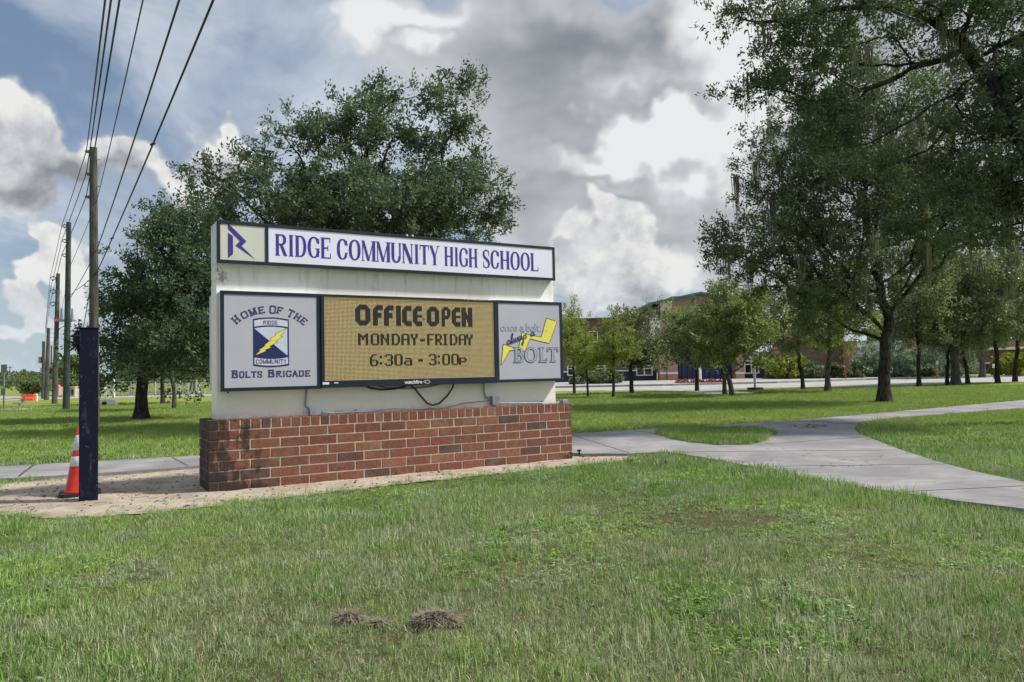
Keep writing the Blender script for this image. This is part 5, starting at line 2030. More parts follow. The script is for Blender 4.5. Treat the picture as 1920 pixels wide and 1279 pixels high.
# ------------------------------------------------------------------ the school
def build_school():
    Y0 = 70.0

    def X(px, Y=Y0):
        return at(px, 700, Y)[0]

    def Z(px, py, Y=Y0):
        return at(px, py, Y)[2]
    MAT['bbrick'] = far_brick('school_brick', (.36, .22, .165), (.42, .27, .21))
    MAT['dbrick'] = far_brick('dark_school_brick', (.13, .082, .068), (.17, .11, .09))
    MAT['cream'] = mat('cream_panel', (.72, .64, .48), .8, var=.06, scale=.6)
    MAT['white_p'] = mat('white_render', (.74, .74, .72), .8, var=.06, scale=.6, dirt=.15)
    MAT['teal'] = mat('teal_metal_roof', (.025, .16, .17), .4, var=.15, scale=1.2)
    MAT['navy_wall'] = mat('navy_painted_wall', (.016, .018, .045), .6, var=.25, scale=1)
    MAT['navy_door'] = mat('navy_door_panel', (.018, .022, .12), .4, var=.25, scale=2)
    MAT['glass'] = mat('dark_window_glass', (.012, .016, .022), .08, var=.4, scale=.8, spec=.8)
    MAT['wframe'] = mat('white_window_frame', (.78, .78, .78), .5, var=.05)
    MAT['gframe'] = mat('grey_window_glass', (.16, .19, .22), .1, var=.3, scale=1, spec=.8)
    MAT['stripe'] = mat('pale_band', (.72, .70, .68), .8, var=.06)
    MAT['rooff'] = mat('dark_fascia', (.10, .075, .07), .7, var=.2, scale=1)
    root = thing('school_building', 'two storey brick school with a teal entrance roof, cream panel and navy doors', 'school', (0, 0, 0))

    def part(name, x0, x1, z0, z1, m, y0=Y0, dp=.4, bev=0, parent=root):
        return obj(name, box(x0, x1, y0, y0 + dp, z0, z1, bev), MAT[m], parent)
    zb = Z(1250, 699) - .13
    # left wing
    xl0, xl1 = X(1035), X(1236)
    part('wall', xl0 - 26, X(1222), 1.0, Z(1100, 599), 'dbrick', Y0 + .5, 12)
    part('wall', xl0 - 26, X(1233), 0, 1.0, 'navy_wall', Y0 + .42, 12.1)
    part('fascia', xl0 - 26, X(1167), Z(1100, 599), Z(1100, 596), 'rooff', Y0 + .2, 12.4)
    # curved parapet rising to the tower
    n = 10
    poly = [(X(1165), Z(1165, 599)), ]
    for i in range(n + 1):
        px = 1165 + 55 * i / n
        poly.append((X(px), Z(px, 589 - 12 * math.sin(i / n * math.pi / 2))))
    poly.append((X(1220), Z(1220, 599)))
    bm = prism(poly, 0, 12)
    bm.transform(Matrix.Rotation(math.pi / 2, 4, 'X'))
    o = obj('curved_parapet', bm, MAT['rooff'], root)
    o.location = (0, Y0 + 12.4, 0)
    part('stripe_band', xl0 - 26, X(1222), 1.0, 1.12, 'stripe', Y0 + .38, .3)

    def window(px0, px1, py0, py1, y=Y0, mull=1, trans=True, glass='glass'):
        x0, x1 = X(px0), X(px1)
        z1, z0 = Z(px0, py0), Z(px0, py1)
        w = obj('window', box(x0, x1, y - .02, y + .02, z0, z1), MAT[glass], root)
        f = .09
        bm = bmesh.new()
        bx(bm, x0 - f, x1 + f, y - .10, y + .1, z0 - f, z0)
        bx(bm, x0 - f, x1 + f, y - .10, y + .1, z1, z1 + f)
        bx(bm, x0 - f, x0, y - .098, y + .1, z0, z1)
        bx(bm, x1, x1 + f, y - .098, y + .1, z0, z1)
        for i in range(mull):
            c = x0 + (x1 - x0) * (i + 1) / (mull + 1)
            bx(bm, c - f * .7, c + f * .7, y - .095, y + .1, z0, z1)
        if trans:
            zt = z1 - (z1 - z0) * .26
            bx(bm, x0, x1, y - .09, y + .1, zt - .04, zt + .04)
        obj('frame', bm, MAT['wframe'], w)
    window(1196, 1223, 687, 703, Y0 + .40, 1)
    window(1120, 1150, 687, 703, Y0 + .40, 1)
    window(1066, 1090, 687, 703, Y0 + .40, 1)
    for px in (1108, 1140):
        window(px, px + 14, 622, 640, Y0 + .48, 0, False)
    # tower block
    xt0, xt1 = X(1222), X(1400)
    part('wall', xt0, X(1240), Z(1230, 660), Z(1230, 596), 'white_p', Y0 - .2, 10)
    w = part('upper_window', X(1219), X(1240), Z(1230, 595), Z(1230, 578), 'glass', Y0 - .05, 9)
    part('soffit', X(1217), X(1240), Z(1230, 578), Z(1230, 576), 'rooff', Y0 - .5, 9.5)
    part('wall', X(1240), X(1262), Z(1250, 583), Z(1250, 562), 'cream', Y0 - .3, 10)
    part('wall', X(1240), X(1262), Z(1250, 660), Z(1250, 583), 'bbrick', Y0 - .28, 10)
    part('wall', X(1262), X(1405), Z(1270, 578), Z(1270, 556), 'bbrick', Y0 - .26, 10)
    part('wall', X(1262), X(1405), Z(1270, 660), Z(1270, 578), 'bbrick', Y0 - .24, 10)
    for i in range(3):
        window(1280 + i * 38, 1300 + i * 38, 600, 632, Y0 - .26, 1)
    # ground floor: piers, entrance
    for a, b in ((1234, 1246), (1247.5, 1266.5), (1374, 1390), (1444, 1458)):
        p = part('brick_pier', X(a), X(b), 0, Z(1250, 656), 'bbrick', Y0 - (1.0 if a != 1234 else .9), 1.2)
        obj('pale_band', box(X(a) - .02, X(b) + .02, Y0 - (1.03 if a != 1234 else .93), Y0 - .85, Z(a, 701.5), Z(a, 698)), MAT['stripe'], p)
    part('entrance_recess', X(1266), X(1374), 0, Z(1300, 664), 'navy_wall', Y0 + .2, .5)
    # doors with glazing, six leaves
    lw = (X(1352) - X(1268)) / 8
    for i in range(8):
        x0 = X(1268) + i * lw
        d = part('door', x0 + .03, x0 + lw - .03, .05, 2.25, 'navy_door', Y0 + .10, .08)
        obj('door_glass', box(x0 + .22, x0 + lw - .22, Y0 + .075, Y0 + .10, .9, 1.95), MAT['glass'], d)
    part('entrance_lintel', X(1264), X(1376), Z(1300, 668), Z(1300, 656), 'bbrick', Y0 - .6, .8)
    part('wall', X(1390), X(1445), 1.05, Z(1420, 660), 'dbrick', Y0, .6)
    part('wall', X(1390), X(1445), 0, 1.05, 'navy_wall', Y0 - .03, .6)
    window(1397, 1421, 678, 699, Y0 - .03, 1)
    part('wall', X(1458), X(1590), 0, Z(1500, 640), 'dbrick', Y0 + .6, .6)
    part('stripe_band', X(1458), X(1590), .95, 1.15, 'stripe', Y0 + .5, .2)
    part('wall', X(1405), X(1590), Z(1500, 640), Z(1500, 610), 'bbrick', Y0 + .6, .6)
    # teal roof: two slopes with a deep eave
    yv = Y0 - 1.2
    pts = [(X(1216), Z(1216, 570)), (X(1312), Z(1312, 549.5)), (X(1405), Z(1405, 566)), (X(1405), Z(1405, 570)), (X(1312), Z(1312, 554)), (X(1217), Z(1217, 574))]
    bm = prism(pts, 0, 12)
    bm.transform(Matrix.Rotation(math.pi / 2, 4, 'X'))
    o = obj('roof', bm, MAT['teal'], root)
    o.location = (0, yv + 12, 0)
    for i in range(12):
        px = 1222 + i * 7.5
        zt = Z(px, 570 - (px - 1216) * 20.5 / 96) + .02
        obj('roof_seam', box(X(px) - .03, X(px) + .03, yv - .02, yv + 12, zt - .02, zt + .07), MAT['teal'], o)
    # right wing glimpsed through the oaks
    p = part('brick_pier', X(1586), X(1602), Z(1590, 692), Z(1590, 640), 'bbrick', Y0 - .8, 1.2)
    part('wall', X(1602), X(1700), Z(1620, 692), Z(1620, 640), 'white_p', Y0, .6)
    window(1604, 1624, 652, 660, Y0 - .03, 1, False, 'gframe')
    window(1604, 1624, 664, 676, Y0 - .03, 1, False, 'gframe')
    window(1640, 1670, 664, 676, Y0 - .03, 1, False, 'gframe')
    part('wall', X(1586), X(1700), 0, Z(1620, 692), 'dbrick', Y0 - .05, .7)
    part('stripe_band', X(1575), X(1606), Z(1590, 694), Z(1590, 691), 'stripe', Y0 - .85, .3)
    # low dark wing at the far right
    Y1 = 74
    xa, xb = at(1700, 700, Y1)[0], at(2120, 700, Y1)[0]
    o = obj('low_wing', box(xa, xb, Y1, Y1 + 8, 0, 2.35), MAT['dbrick'], root)
    obj('plinth', box(xa, xb, Y1 - .04, Y1, 0, .95), MAT['navy_wall'], o)
    obj('pale_band', box(xa, xb, Y1 - .06, Y1, 1.0, 1.12), MAT['stripe'], o)
    obj('eave', box(xa, xb, Y1 - .6, Y1 + 8, 2.35, 2.6), MAT['wframe'], o)
    w = obj('low_wing_roof', box(xa, xb, Y1 + 2, Y1 + 8, 2.6, 5.0), MAT['dbrick'], root)
    # low curved wall in red brick
    wl = obj('low_brick_wall', box(X(1610, 64), X(1632, 64), 64, 64.3, 0, .62, .02), MAT['bbrick'])
    tag(wl, 'low red brick garden wall beside the blue grey junipers', 'wall')


def far_brick(name, c1, c2):
    m, g, b, pos = mat_pos(name)
    x, y, z = g.xyz(pos)[:3]
    br = g.node('ShaderNodeTexBrick')
    g.put(br.inputs['Vector'], g.cxyz(g.m('ADD', x, y), z, 0))
    g.put(br.inputs['Color1'], c1)
    g.put(br.inputs['Color2'], c2)
    g.put(br.inputs['Mortar'], tuple(q * 1.5 for q in c1))
    br.inputs['Scale'].default_value = 1.0
    br.inputs['Brick Width'].default_value = .40
    br.inputs['Row Height'].default_value = .20
    br.inputs['Mortar Size'].default_value = .012
    c = g.mix(g.m('MULTIPLY', g.sstep(g.noise(pos, .7, 4, .6), .4, .7), .3), br.outputs[0], tuple(q * .6 for q in c1))
    g.put(b.inputs['Base Color'], c)
    b.inputs['Roughness'].default_value = .9
    return m


build_school()


# ------------------------------------------------------------------ poles and wires
MAT['pole_wood'] = bark_material('weathered_pole', (.055, .060, .055), (.115, .118, .105), 3)
MAT['pole_green'] = bark_material('treated_green_pole', (.030, .050, .048), (.060, .085, .078), 3)
MAT['steel'] = mat('galvanised_steel', (.28, .30, .32), .5, .4, var=.2, scale=4)
MAT['insul'] = mat('grey_insulator', (.20, .21, .24), .4, var=.2)
MAT['wire'] = mat('wire', (.020, .024, .040), .6, var=.2)
MAT['white_post'] = mat('white_post_paint', (.78, .77, .76), .6, var=.08, scale=3, dirt=.25)
MAT['red'] = mat('red_paint', (.45, .035, .025), .5, var=.2)

POLES = {}


def pole(key, label, px, base_py, top_px, top_py, r0, r1, m, Yd=None):
    if Yd is None:
        g_ = ground(px, base_py)
    else:
        g_ = at(px, 700, Yd) * (1, 1, 0)
    Y = g_[1]
    top = at(top_px, top_py, Y)
    root = thing('utility_pole', label, 'utility pole', (g_[0], g_[1], 0))
    k = 7
    pts = [(0 + (top[0] - g_[0]) * i / k, 0, -.1 + (top[2] + .1) * i / k) for i in range(k + 1)]
    obj('pole', tubebm(pts, [r0 + (r1 - r0) * i / k for i in range(k + 1)], 12), MAT[m], root, smooth=False)
    POLES[key] = (root, g_, top)
    return root, g_, top


def build_poles():
    r, g_, top = pole('wood', 'weathered grey wooden utility pole rising right behind the navy steel post', 177, 800, 175, 277, .12, .085, 'pole_wood')
    Y = g_[1]
    arms = []
    for py in (285, 327, 370):
        z = at(165, py, Y)[2]
        a = obj('insulator_bracket', tubebm([(-.02, 0, z), (-.20, 0, z + .01)], [.028, .024], 8), MAT['insul'], r)
        obj('insulator', tubebm([(-.14, 0, z + .005), (-.24, 0, z + .012)], [.045, .035], 8), MAT['insul'], a)
        arms.append((g_[0] - .22, Y, z + .03))
    for py in (300, 350, 470):
        z = at(165, py, Y)[2]
        obj('through_bolt', tubebm([(-.13, 0, z), (.13, 0, z)], .012, 6), MAT['steel'], r)
    r2, g2, top2 = pole('green', 'green treated utility pole with three brackets near its top', 124, 770, 129, 417, .125, .085, 'pole_green')
    arms2 = []
    for py in (424, 452, 479):
        z = at(125, py, g2[1])[2]
        dx = top2[0] - g2[0]
        a = obj('insulator_bracket', tubebm([(dx - .04, 0, z), (dx - .16, 0, z + .07), (dx - .27, 0, z + .02), (dx - .16, 0, z - .06), (dx - .04, 0, z)], .022, 6), MAT['insul'], r2)
        arms2.append((g2[0] + dx - .27, g2[1], z + .04))
    r3, g3, top3 = pole('third', 'weathered pole with three diamond shaped insulator brackets and an equipment platform', 102, 757, 109, 513, .13, .09, 'pole_wood')
    arms3 = []
    for py in (522, 547, 570):
        z = at(105, py, g3[1])[2]
        dx = (top3[0] - g3[0]) * .9
        a = obj('insulator_bracket', tubebm([(dx - .08, 0, z), (dx - .22, 0, z + .12), (dx - .40, 0, z + .04), (dx - .28, 0, z - .12), (dx - .08, 0, z)], .032, 6), MAT['insul'], r3)
        arms3.append((g3[0] + dx - .40, g3[1], z + .05))
    z = at(120, 601, g3[1])[2]
    dx = (top3[0] - g3[0]) * .6
    pf = obj('equipment_platform', box(dx, dx + .92, -.2, .2, z - .05, z + .04, .01), MAT['steel'], r3)
    for q in (.25, .80):
        obj('switch_stack', tubebm([(dx + q, 0, z + .04), (dx + q, 0, z + .62)], [.07, .035], 8), MAT['insul'], pf)
    obj('brace', tubebm([(dx + .8, 0, z - .05), (dx + .02, 0, z - .5)], .02, 6), MAT['steel'], r3)
    obj('red_marker', tubebm([(dx, 0, z - .1), (dx, 0, z + .15)], .115, 10), MAT['red'], r3)
    r4, g4, t4 = pole('fourth', 'slender distant utility pole leaning right, nearest of the far pair', 87, 750, 91, 615, .14, .09, 'pole_wood')
    r5, g5, t5 = pole('fifth', 'distant pole with a transformer can, leftmost of the far pair', 81, 748, 82, 640, .13, .09, 'pole_wood')
    obj('transformer_can', tubebm([(-.22, 0, t5[2] * .62), (-.22, 0, t5[2] * .62 + .42)], .11, 12), MAT['steel'], r5)
    # far row towards the horizon
    for i, (px, Y, h) in enumerate([(14, 190, 4.2), (18.5, 200, 5.6), (22, 205, 3.6), (27, 215, 3.8), (31, 230, 4.8), (96, 120, 7.0)]):
        p = at(px, 712, Y)
        o = tag(obj('far_pole', tubebm([(0, 0, 0), (0, 0, h)], [.16, .11], 6), MAT['pole_wood']),
                ['leftmost of the far poles over the low treeline', 'tallest of the far poles over the low treeline', 'shortest of the far poles, right beside the tallest one', 'far pole in the gap right of the tallest one, over the treeline', 'rightmost of the far poles over the low treeline', ''][i] if px < 50 else 'thin pole rising between the bracket pole and the far pair', 'utility pole',
                group='far poles at the end of the street' if px < 50 else None)
        o.location = (p[0], Y, 0)
        if px < 50:
            obj('crossarm', box(-.7, .7, -.05, .05, h - .5, h - .38), MAT['pole_wood'], o)

    # --- wires: nearest span runs up over the camera's left, the rest pole to pole
    def wire(pts, rad, label, group, sag=0.0):
        out = []
        for a, b in zip(pts, pts[1:]):
            a, b = np.array(a, float), np.array(b, float)
            k = 10
            for i in range(k + (b is pts[-1])):
                t = i / k
                p = a + (b - a) * t
                p[2] -= sag * 4 * t * (1 - t)
                out.append(tuple(p))
        out.append(tuple(pts[-1]))
        o = obj('overhead_wire', tubebm(out, rad, 5), MAT['wire'])
        tag(o, label, 'wire', group)
        return o
    names = ['leftmost', 'second', 'third']
    tops = [(197, 0), (208, 0), (224, 0)]
    for i in range(3):
        a = np.array(arms[i])
        # continues to the pole behind the camera, along the photographed line
        d = sight(*tops[i])
        tY = 7.2
        b = np.array([0, 0, EYE]) + d * (tY / d[1])
        c = b + (b - a) * .8
        wire([tuple(c), tuple(b), tuple(a), arms2[i], arms3[i], (t4[0] - .2, g4[1], t4[2] * (1 - .06 * i)), (g5[0] - 8 - i * .2, 75, 5.5 - .3 * i)], .011,
             ['leftmost of the three close power wires running over the insulator brackets', 'middle one of the three close power wires on the insulator brackets', 'rightmost of the three close power wires on the insulator brackets'][i], 'power wires on the brackets', .04)
    Yp = g_[1]

    def far_line(pa, pb, Yb, extra, rad, label, knots=()):
        """from the pole (pa seen at the pole) to a nearer point seen at pb"""
        a = at(pa[0], pa[1], Yp)
        d = sight(*pb)
        b = np.array([0, 0, EYE]) + d * (Yb / d[1])
        c = b + (b - a) * .9
        o = wire([tuple(c), tuple(b), tuple(a)] + extra, rad, label, 'service wires on the wooden pole', .05)
        for q in knots:
            p = a + (b - a) * q
            obj('cable_clamp', tubebm([(p[0] - .03, p[1], p[2] - .05), (p[0] + .03, p[1], p[2] - .02)], .017, 6), MAT['wire'], o)
    far_line((181, 378), (268, 0), 7.5, [tuple(at(131, 500, g2[1])), tuple(at(112, 600, g3[1]))], .008, 'thin service wire to the right side of the wooden pole')
    far_line((181, 470), (336, 0), 7.0, [tuple(at(131, 560, g2[1]))], .011, 'thick dark cable reaching the wooden pole half way up', ())
    far_line((181, 512), (400, 0), 6.6, [tuple(at(140, 545, g2[1])), tuple(at(131, 552, g2[1]))], .0115, 'rightmost thick cable with two clamps, lowest on the wooden pole', (.30, .72))
    o = wire([tuple(at(176, 500, Yp)), tuple(at(152, 640, 27)), tuple(at(132, 722, 28.8))], .012, 'guy wire slanting down left from the wooden pole', None, 0)


build_poles()


# ------------------------------------------------------------------ things near the sign
def build_near():
    # navy steel post
    MAT['navy_steel'] = navy_steel()
    p = ground(166, 939)
    w = .078
    root = thing('steel_post', 'square navy steel post with a rough burred top in the sand left of the sign', 'post', (p[0], p[1], 0), math.radians(28))
    h = at(166, 617, p[1])[2]
    obj('post_tube', box(-w, w, -w, w, -.05, h, .006), MAT['navy_steel'], root)
    bm = bmesh.new()
    r = random.Random(4)
    # torn weld lump down the left edge near the top
    n = 14
    pts, rad = [], []
    for i in range(n):
        t = i / (n - 1)
        pts.append((-w - .010 + r.uniform(-.006, .004), -.02, h - .02 - t * .22))
        rad.append((.046 * math.sin(math.pi * min(1, t * 1.15 + .12)) + .010) * r.uniform(.7, 1.25))
    tube(bm, pts, rad, 9)
    obj('weld_burr', bm, MAT['navy_steel'], root)
    bm = bmesh.new()
    bx(bm, -w - .026, w + .004, -w - .006, w + .006, h, h + .010, .003)
    obj('cap_plate', bm, MAT['navy_steel'], root)
    bm = bmesh.new()
    for i in range(12):
        x = r.uniform(-w, w)
        tube(bm, [(x, -w, h + .008), (x + r.uniform(-.01, .01), -w - .004, h + r.uniform(.012, .02))], .003, 4)
    obj('frayed_edge', bm, MAT['navy_steel'], root)['kind'] = 'stuff'

    # traffic cone
    MAT['cone'] = mat('cone_orange_red', (.62, .028, .012), .45, var=.12, scale=12, dirt=.15)
    MAT['cone_white'] = mat('reflective_collar', (.74, .74, .80), .35, var=.06, scale=30)
    MAT['rubber'] = mat('black_rubber', (.014, .014, .018), .7, var=.3)
    c = ground(150, 929)
    root = thing('traffic_cone', 'red orange traffic cone with two white collars behind the navy post', 'traffic cone', (c[0], c[1], .012), .5)
    H = .655
    R0_, R1_ = .132, .026

    def rr(z):
        return R0_ + (R1_ - R0_) * (z - .03) / (H - .03)
    obj('cone_body', lathe([(R0_ + .012, .026), (R0_ + .006, .04), (rr(.05), .05), (rr(.3), .3), (rr(H), H), (rr(H) - .008, H + .002)], 28), MAT['cone'], root, smooth=True)
    for za, zb in ((.283, .378), (.436, .585)):
        obj('reflective_collar', lathe([(rr(za) + .0005, za), (rr(za) + .003, za + .003), (rr(zb) + .003, zb - .003), (rr(zb) + .0005, zb)], 28), MAT['cone_white'], root, smooth=True)
    bm = prism([(x, y) for x, y in [(-.18, -.13), (-.13, -.18), (.13, -.18), (.18, -.13), (.18, .13), (.13, .18), (-.13, .18), (-.18, .13)]], 0, .028)
    obj('rubber_base', bm, MAT['rubber'], root)

    # small valve cap standing on the walk right of the brick base
    q = ground(1086, 850, .045)
    root = thing('valve_stub', 'small dark capped pipe stub on the walk right of the brick base', 'pipe', (q[0], q[1], .045))
    obj('pipe', tubebm([(0, 0, -.02), (0, 0, .05)], .012, 8), MAT['rubber'], root)
    obj('cap', tubebm([(-.03, 0, .035), (.03, 0, .035)], .010, 8), MAT['rubber'], root)

    # dead grass clumps
    MAT['dead'] = mat('dead_grass', (.20, .165, .12), .95, var=.5, scale=30, col2=(.34, .29, .21))
    lab = ['larger heap of dead cut grass lying on the foreground lawn', 'smaller heap of dead cut grass left of the larger one', 'flat wisp of dead grass between the two heaps']
    for k, (px, py, rx, h, n) in enumerate([(818, 1172, .10, .048, 1100), (655, 1166, .062, .030, 480), (712, 1176, .045, .014, 200)]):
        g_ = ground(px, py)
        bm = bmesh.new()
        r = random.Random(30 + k)
        for i in range(n):
            a = r.uniform(0, 6.28)
            q = rx * math.sqrt(r.random())
            x, y = q * math.cos(a), q * math.sin(a) * .7
            z = h * max(0, 1 - (q / rx) ** 2) * r.uniform(.3, 1) + .012
            d = r.uniform(0, 6.28)
            L = r.uniform(.02, .06)
            el = r.uniform(-.5, .35)
            dx, dy, dz = math.cos(d) * L, math.sin(d) * L, el * L
            wv = .0016
            nx, ny = -math.sin(d) * wv, math.cos(d) * wv
            v = [bm.verts.new(c_) for c_ in ((x - dx - nx, y - dy - ny, z - dz), (x - dx + nx, y - dy + ny, z - dz), (x + nx, y + ny, z + .008), (x - nx, y - ny, z + .008), (x + dx, y + dy, max(z + dz, .01)))]
            bm.faces.new((v[0], v[1], v[2], v[3]))
            bm.faces.new((v[3], v[2], v[4]))
        # matted core
        me = bpy.data.meshes.new('core')
        res = bmesh.ops.create_icosphere(bm, subdivisions=3, radius=1)
        for v in res['verts']:
            nn = 1 + .25 * math.sin(v.co.x * 7 + k) * math.sin(v.co.y * 8) + r.uniform(-.08, .08)
            v.co = Vector((v.co.x * rx * .8 * nn, v.co.y * rx * .55 * nn, max(v.co.z, -.2) * h * .75 * nn + .01))
        o = tag(obj('dead_grass', bm, MAT['dead']), lab[k], 'dead grass', group=None, kind='stuff')
        o.location = (g_[0], g_[1], 0)


def navy_steel():
    m, g, b = new_mat('navy_painted_steel')
    pos = g.node('ShaderNodeTexCoord').outputs['Object']
    pv = g.v('MULTIPLY', pos, (9.0, 9.0, 1.6))
    n = g.noise(pv, 1.6, 7, .7, .8)
    n2 = g.noise(pos, 22, 6, .75)
    streak = g.m('MULTIPLY', g.sstep(n, .54, .68), g.sstep(n2, .40, .60))
    c = g.mix(streak, (.0025, .004, .020), (.035, .055, .11))
    c = g.mix(g.m('MULTIPLY', g.sstep(g.noise(pos, 30, 4, .7), .66, .72), .8), c, (.18, .20, .24))
    g.put(b.inputs['Base Color'], c)
    b.inputs['Roughness'].default_value = .6
    b.inputs['Specular IOR Level'].default_value = .25
    bn = g.node('ShaderNodeBump')
    bn.inputs['Strength'].default_value = .5
    bn.inputs['Distance'].default_value = .004
    g.put(bn.inputs['Height'], g.m('ADD', n, n2))
    g.put(b.inputs['Normal'], bn.outputs[0])
    return m


build_near()


# ------------------------------------------------------------------ roadside things on the left
def build_left():
    MAT['sign_grey'] = mat('grey_sign_plate', (.20, .21, .20), .5, var=.2, scale=6)
    MAT['orange'] = mat('orange_barrier', (.80, .10, .03), .5, var=.15, scale=3)
    MAT['tan'] = mat('tan_block', (.50, .42, .33), .9, var=.2, scale=2)
    MAT['pink'] = mat('faded_sign', (.60, .36, .32), .7, var=.2, scale=2)
    g_ = ground(7, 771)
    Y = g_[1]
    r = thing('street_sign', 'grey street sign on a thin post at the left edge of the frame', 'sign', (g_[0], g_[1], 0))
    zt = at(9, 684, Y)[2]
    obj('post', box(-.025, .025, -.02, .02, -.05, zt), MAT['steel'], r)
    s = 1 / FPX * Y
    obj('sign_plate', box(-.10, .14, -.04, -.022, at(9, 699, Y)[2], zt + .01, .004), MAT['sign_grey'], r)
    obj('sign_plate', box(-.10, .08, -.04, -.022, at(6, 741, Y)[2], at(6, 728, Y)[2], .004), MAT['sign_grey'], r)
    # concrete pad with steel seat
    g_ = ground(30, 769)
    Y = g_[1]
    r = thing('bench', 'grey metal bench with a raised back on a concrete pad by the street', 'bench', (g_[0], g_[1], 0))
    obj('pad', box(-.45, .47, -.3, .3, -.02, .045), MAT['kerbc'] if 'kerbc' in MAT else MAT['stripe'], r)
    obj('leg', tubebm([(.13, 0, .04), (.14, 0, .28)], .04, 8), MAT['steel'], r)
    obj('seat', box(-.02, .28, -.22, .22, .27, .31, .01), MAT['steel'], r)
    obj('backrest', tubebm([(.22, 0, .28), (.32, 0, .42), (.36, 0, .58)], .05, 8), MAT['steel'], r)
    # orange water barrier and white bollard
    Y = 46.5
    p = at(53, 751, Y)
    r = thing('barrier', 'bright orange plastic barrier beside the street', 'barrier', (p[0], Y, 0), .1)
    bm = bmesh.new()
    prof = [(-.22, 0), (.22, 0), (.20, .12), (.10, .24), (.08, .40), (-.08, .40), (-.10, .24), (-.20, .12)]
    vs = [[bm.verts.new((x, a, z)) for a, z in prof] for x in (-.36, .36)]
    for i in range(8):
        bm.faces.new((vs[0][i], vs[0][(i + 1) % 8], vs[1][(i + 1) % 8], vs[1][i]))
    bm.faces.new(vs[0][::-1])
    bm.faces.new(vs[1])
    bmesh.ops.recalc_face_normals(bm, faces=bm.faces)
    obj('body', bm, MAT['orange'], r)
    obj('filler_cap', tubebm([(0, 0, .39), (0, 0, .44)], .05, 8), MAT['rubber'], r)
    o = tag(obj('bollard', tubebm([(0, 0, -.02), (0, 0, .42), (0, 0, .45)], [.05, .05, .02], 8), MAT['white_post']), 'short white bollard right of the orange barrier', 'bollard')
    o.location = (at(69, 751, 44)[0], 44, 0)
    # pale gate pillars with graffiti-like plates, small red sign
    Y = 55
    for a, b, h, m, lb in ((102, 115, .9, 'pink', 'pale pink utility cabinet behind the bracket pole'), (129, 145, .75, 'tan', 'tan utility cabinet with dark doors behind the green pole')):
        xa, xb = at(a, 740, Y)[0], at(b, 740, Y)[0]
        r = thing('cabinet', lb, 'cabinet', ((xa + xb) / 2, Y, 0))
        w = (xb - xa) / 2
        obj('housing', box(-w, w, -.3, .3, 0, h, .02), MAT[m], r)
        for q in (-.5, .2):
            obj('door', box(w * q, w * (q + .42), -.33, -.301, .12, h * .7), MAT['navy_wall'] if m == 'tan' else MAT['stripe'], r)
    r = thing('stop_sign', 'small red and white road sign left of the green pole', 'sign', (at(117, 740, 53)[0], 53, 0))
    obj('post', box(-.03, .03, -.02, .02, 0, .8), MAT['white_post'], r)
    bm = lathe([(.16, 0), (.17, .01), (.16, .02)], 8)
    bm.transform(Matrix.Rotation(math.pi / 2, 4, 'X'))
    o = obj('sign_face', bm, MAT['red'], r)
    o.location = (0, -.03, .92)
    # culvert headwall
    g_ = ground(200, 761)
    r = thing('culvert', 'pale concrete culvert end with a round dark pipe mouth in the grass', 'culvert', (g_[0], g_[1], 0), .1)
    bm = prism([(-.62, 0), (.50, 0), (.28, .26), (.10, .30), (-.62, .28)], -.12, .12)
    bm.transform(Matrix.Rotation(math.pi / 2, 4, 'X'))
    obj('headwall', bm, MAT['white_p'], r)
    bm = bmesh.new()
    tube(bm, [(-.05, -.13, .10), (-.05, .3, .10)], .11, 16)
    obj('pipe_mouth', bm, MAT['rubber'], r)  # closed black plug, paints the shade inside the pipe
    # chain link fence far behind
    Y = 53
    xa, xb = at(184, 740, Y)[0], at(400, 740, Y)[0]
    r = thing('chain_link_fence', 'pale chain link fence along the far side of the road behind the oaks', 'fence', (xa, Y, 0))
    L = xb - xa
    H = 1.05
    n = 14
    for i in range(n + 1):
        obj('post', tubebm([(L * i / n, 0, 0), (L * i / n, 0, H)], .035, 6), MAT['white_post'], r)
    obj('rail', tubebm([(0, 0, H - .03), (L, 0, H - .03)], .022, 5), MAT['steel'], r)
    obj('rail', tubebm([(0, 0, .06), (L, 0, .06)], .018, 5), MAT['steel'], r)
    V, Q = [], []
    st, th = .12, .012
    for s in (1, -1):
        k = int((L + H) / st)
        for i in range(k):
            x0 = i * st - (H if s == 1 else 0)
            a = (x0, .0, 0) if s == 1 else (x0 + H, .0, 0)
            b = (x0 + H, .0, H) if s == 1 else (x0, .0, H)
            if min(a[0], b[0]) < 0 or max(a[0], b[0]) > L:
                continue
            i0 = len(V)
            V += [(a[0] - th, s * .004, a[2]), (a[0] + th, s * .004, a[2]), (b[0] + th, s * .004, b[2]), (b[0] - th, s * .004, b[2])]
            Q.append((i0, i0 + 1, i0 + 2, i0 + 3))
    o = obj('mesh', mesh_np('mesh', V, quads=Q), MAT['steel'], r)
    o['kind'] = 'stuff'
    # white posts
    o = tag(obj('marker_post', tubebm([(0, 0, 0), (0, 0, .80), (0, 0, .83)], [.045, .045, .02], 8), MAT['white_post']), 'white marker post in a dark bucket foot left of the sign wall', 'post')
    g_ = ground(373, 752)
    o.location = (g_[0], g_[1], 0)
    obj('foot', tubebm([(0, 0, -.02), (0, 0, .13)], [.12, .10], 10), MAT['rubber'], o)
    for k, (px, lb) in enumerate(((196, 'white post at the left end of the chain link fence'), (214, 'taller white post near the left end of the chain link fence'))):
        o = tag(obj('marker_post', tubebm([(0, 0, 0), (0, 0, 1.15 if k else .8)], .06, 8), MAT['white_post']), lb, 'post')
        o.location = (at(px, 740, 50)[0], 50, 0)
        obj('cap', tubebm([(0, 0, 1.15 if k else .8), (0, 0, (1.15 if k else .8) + .04)], [.075, .03], 8), MAT['white_post'], o)
    # low treeline at the end of the street
    r_ = np.random.default_rng(8)
    n = 26000
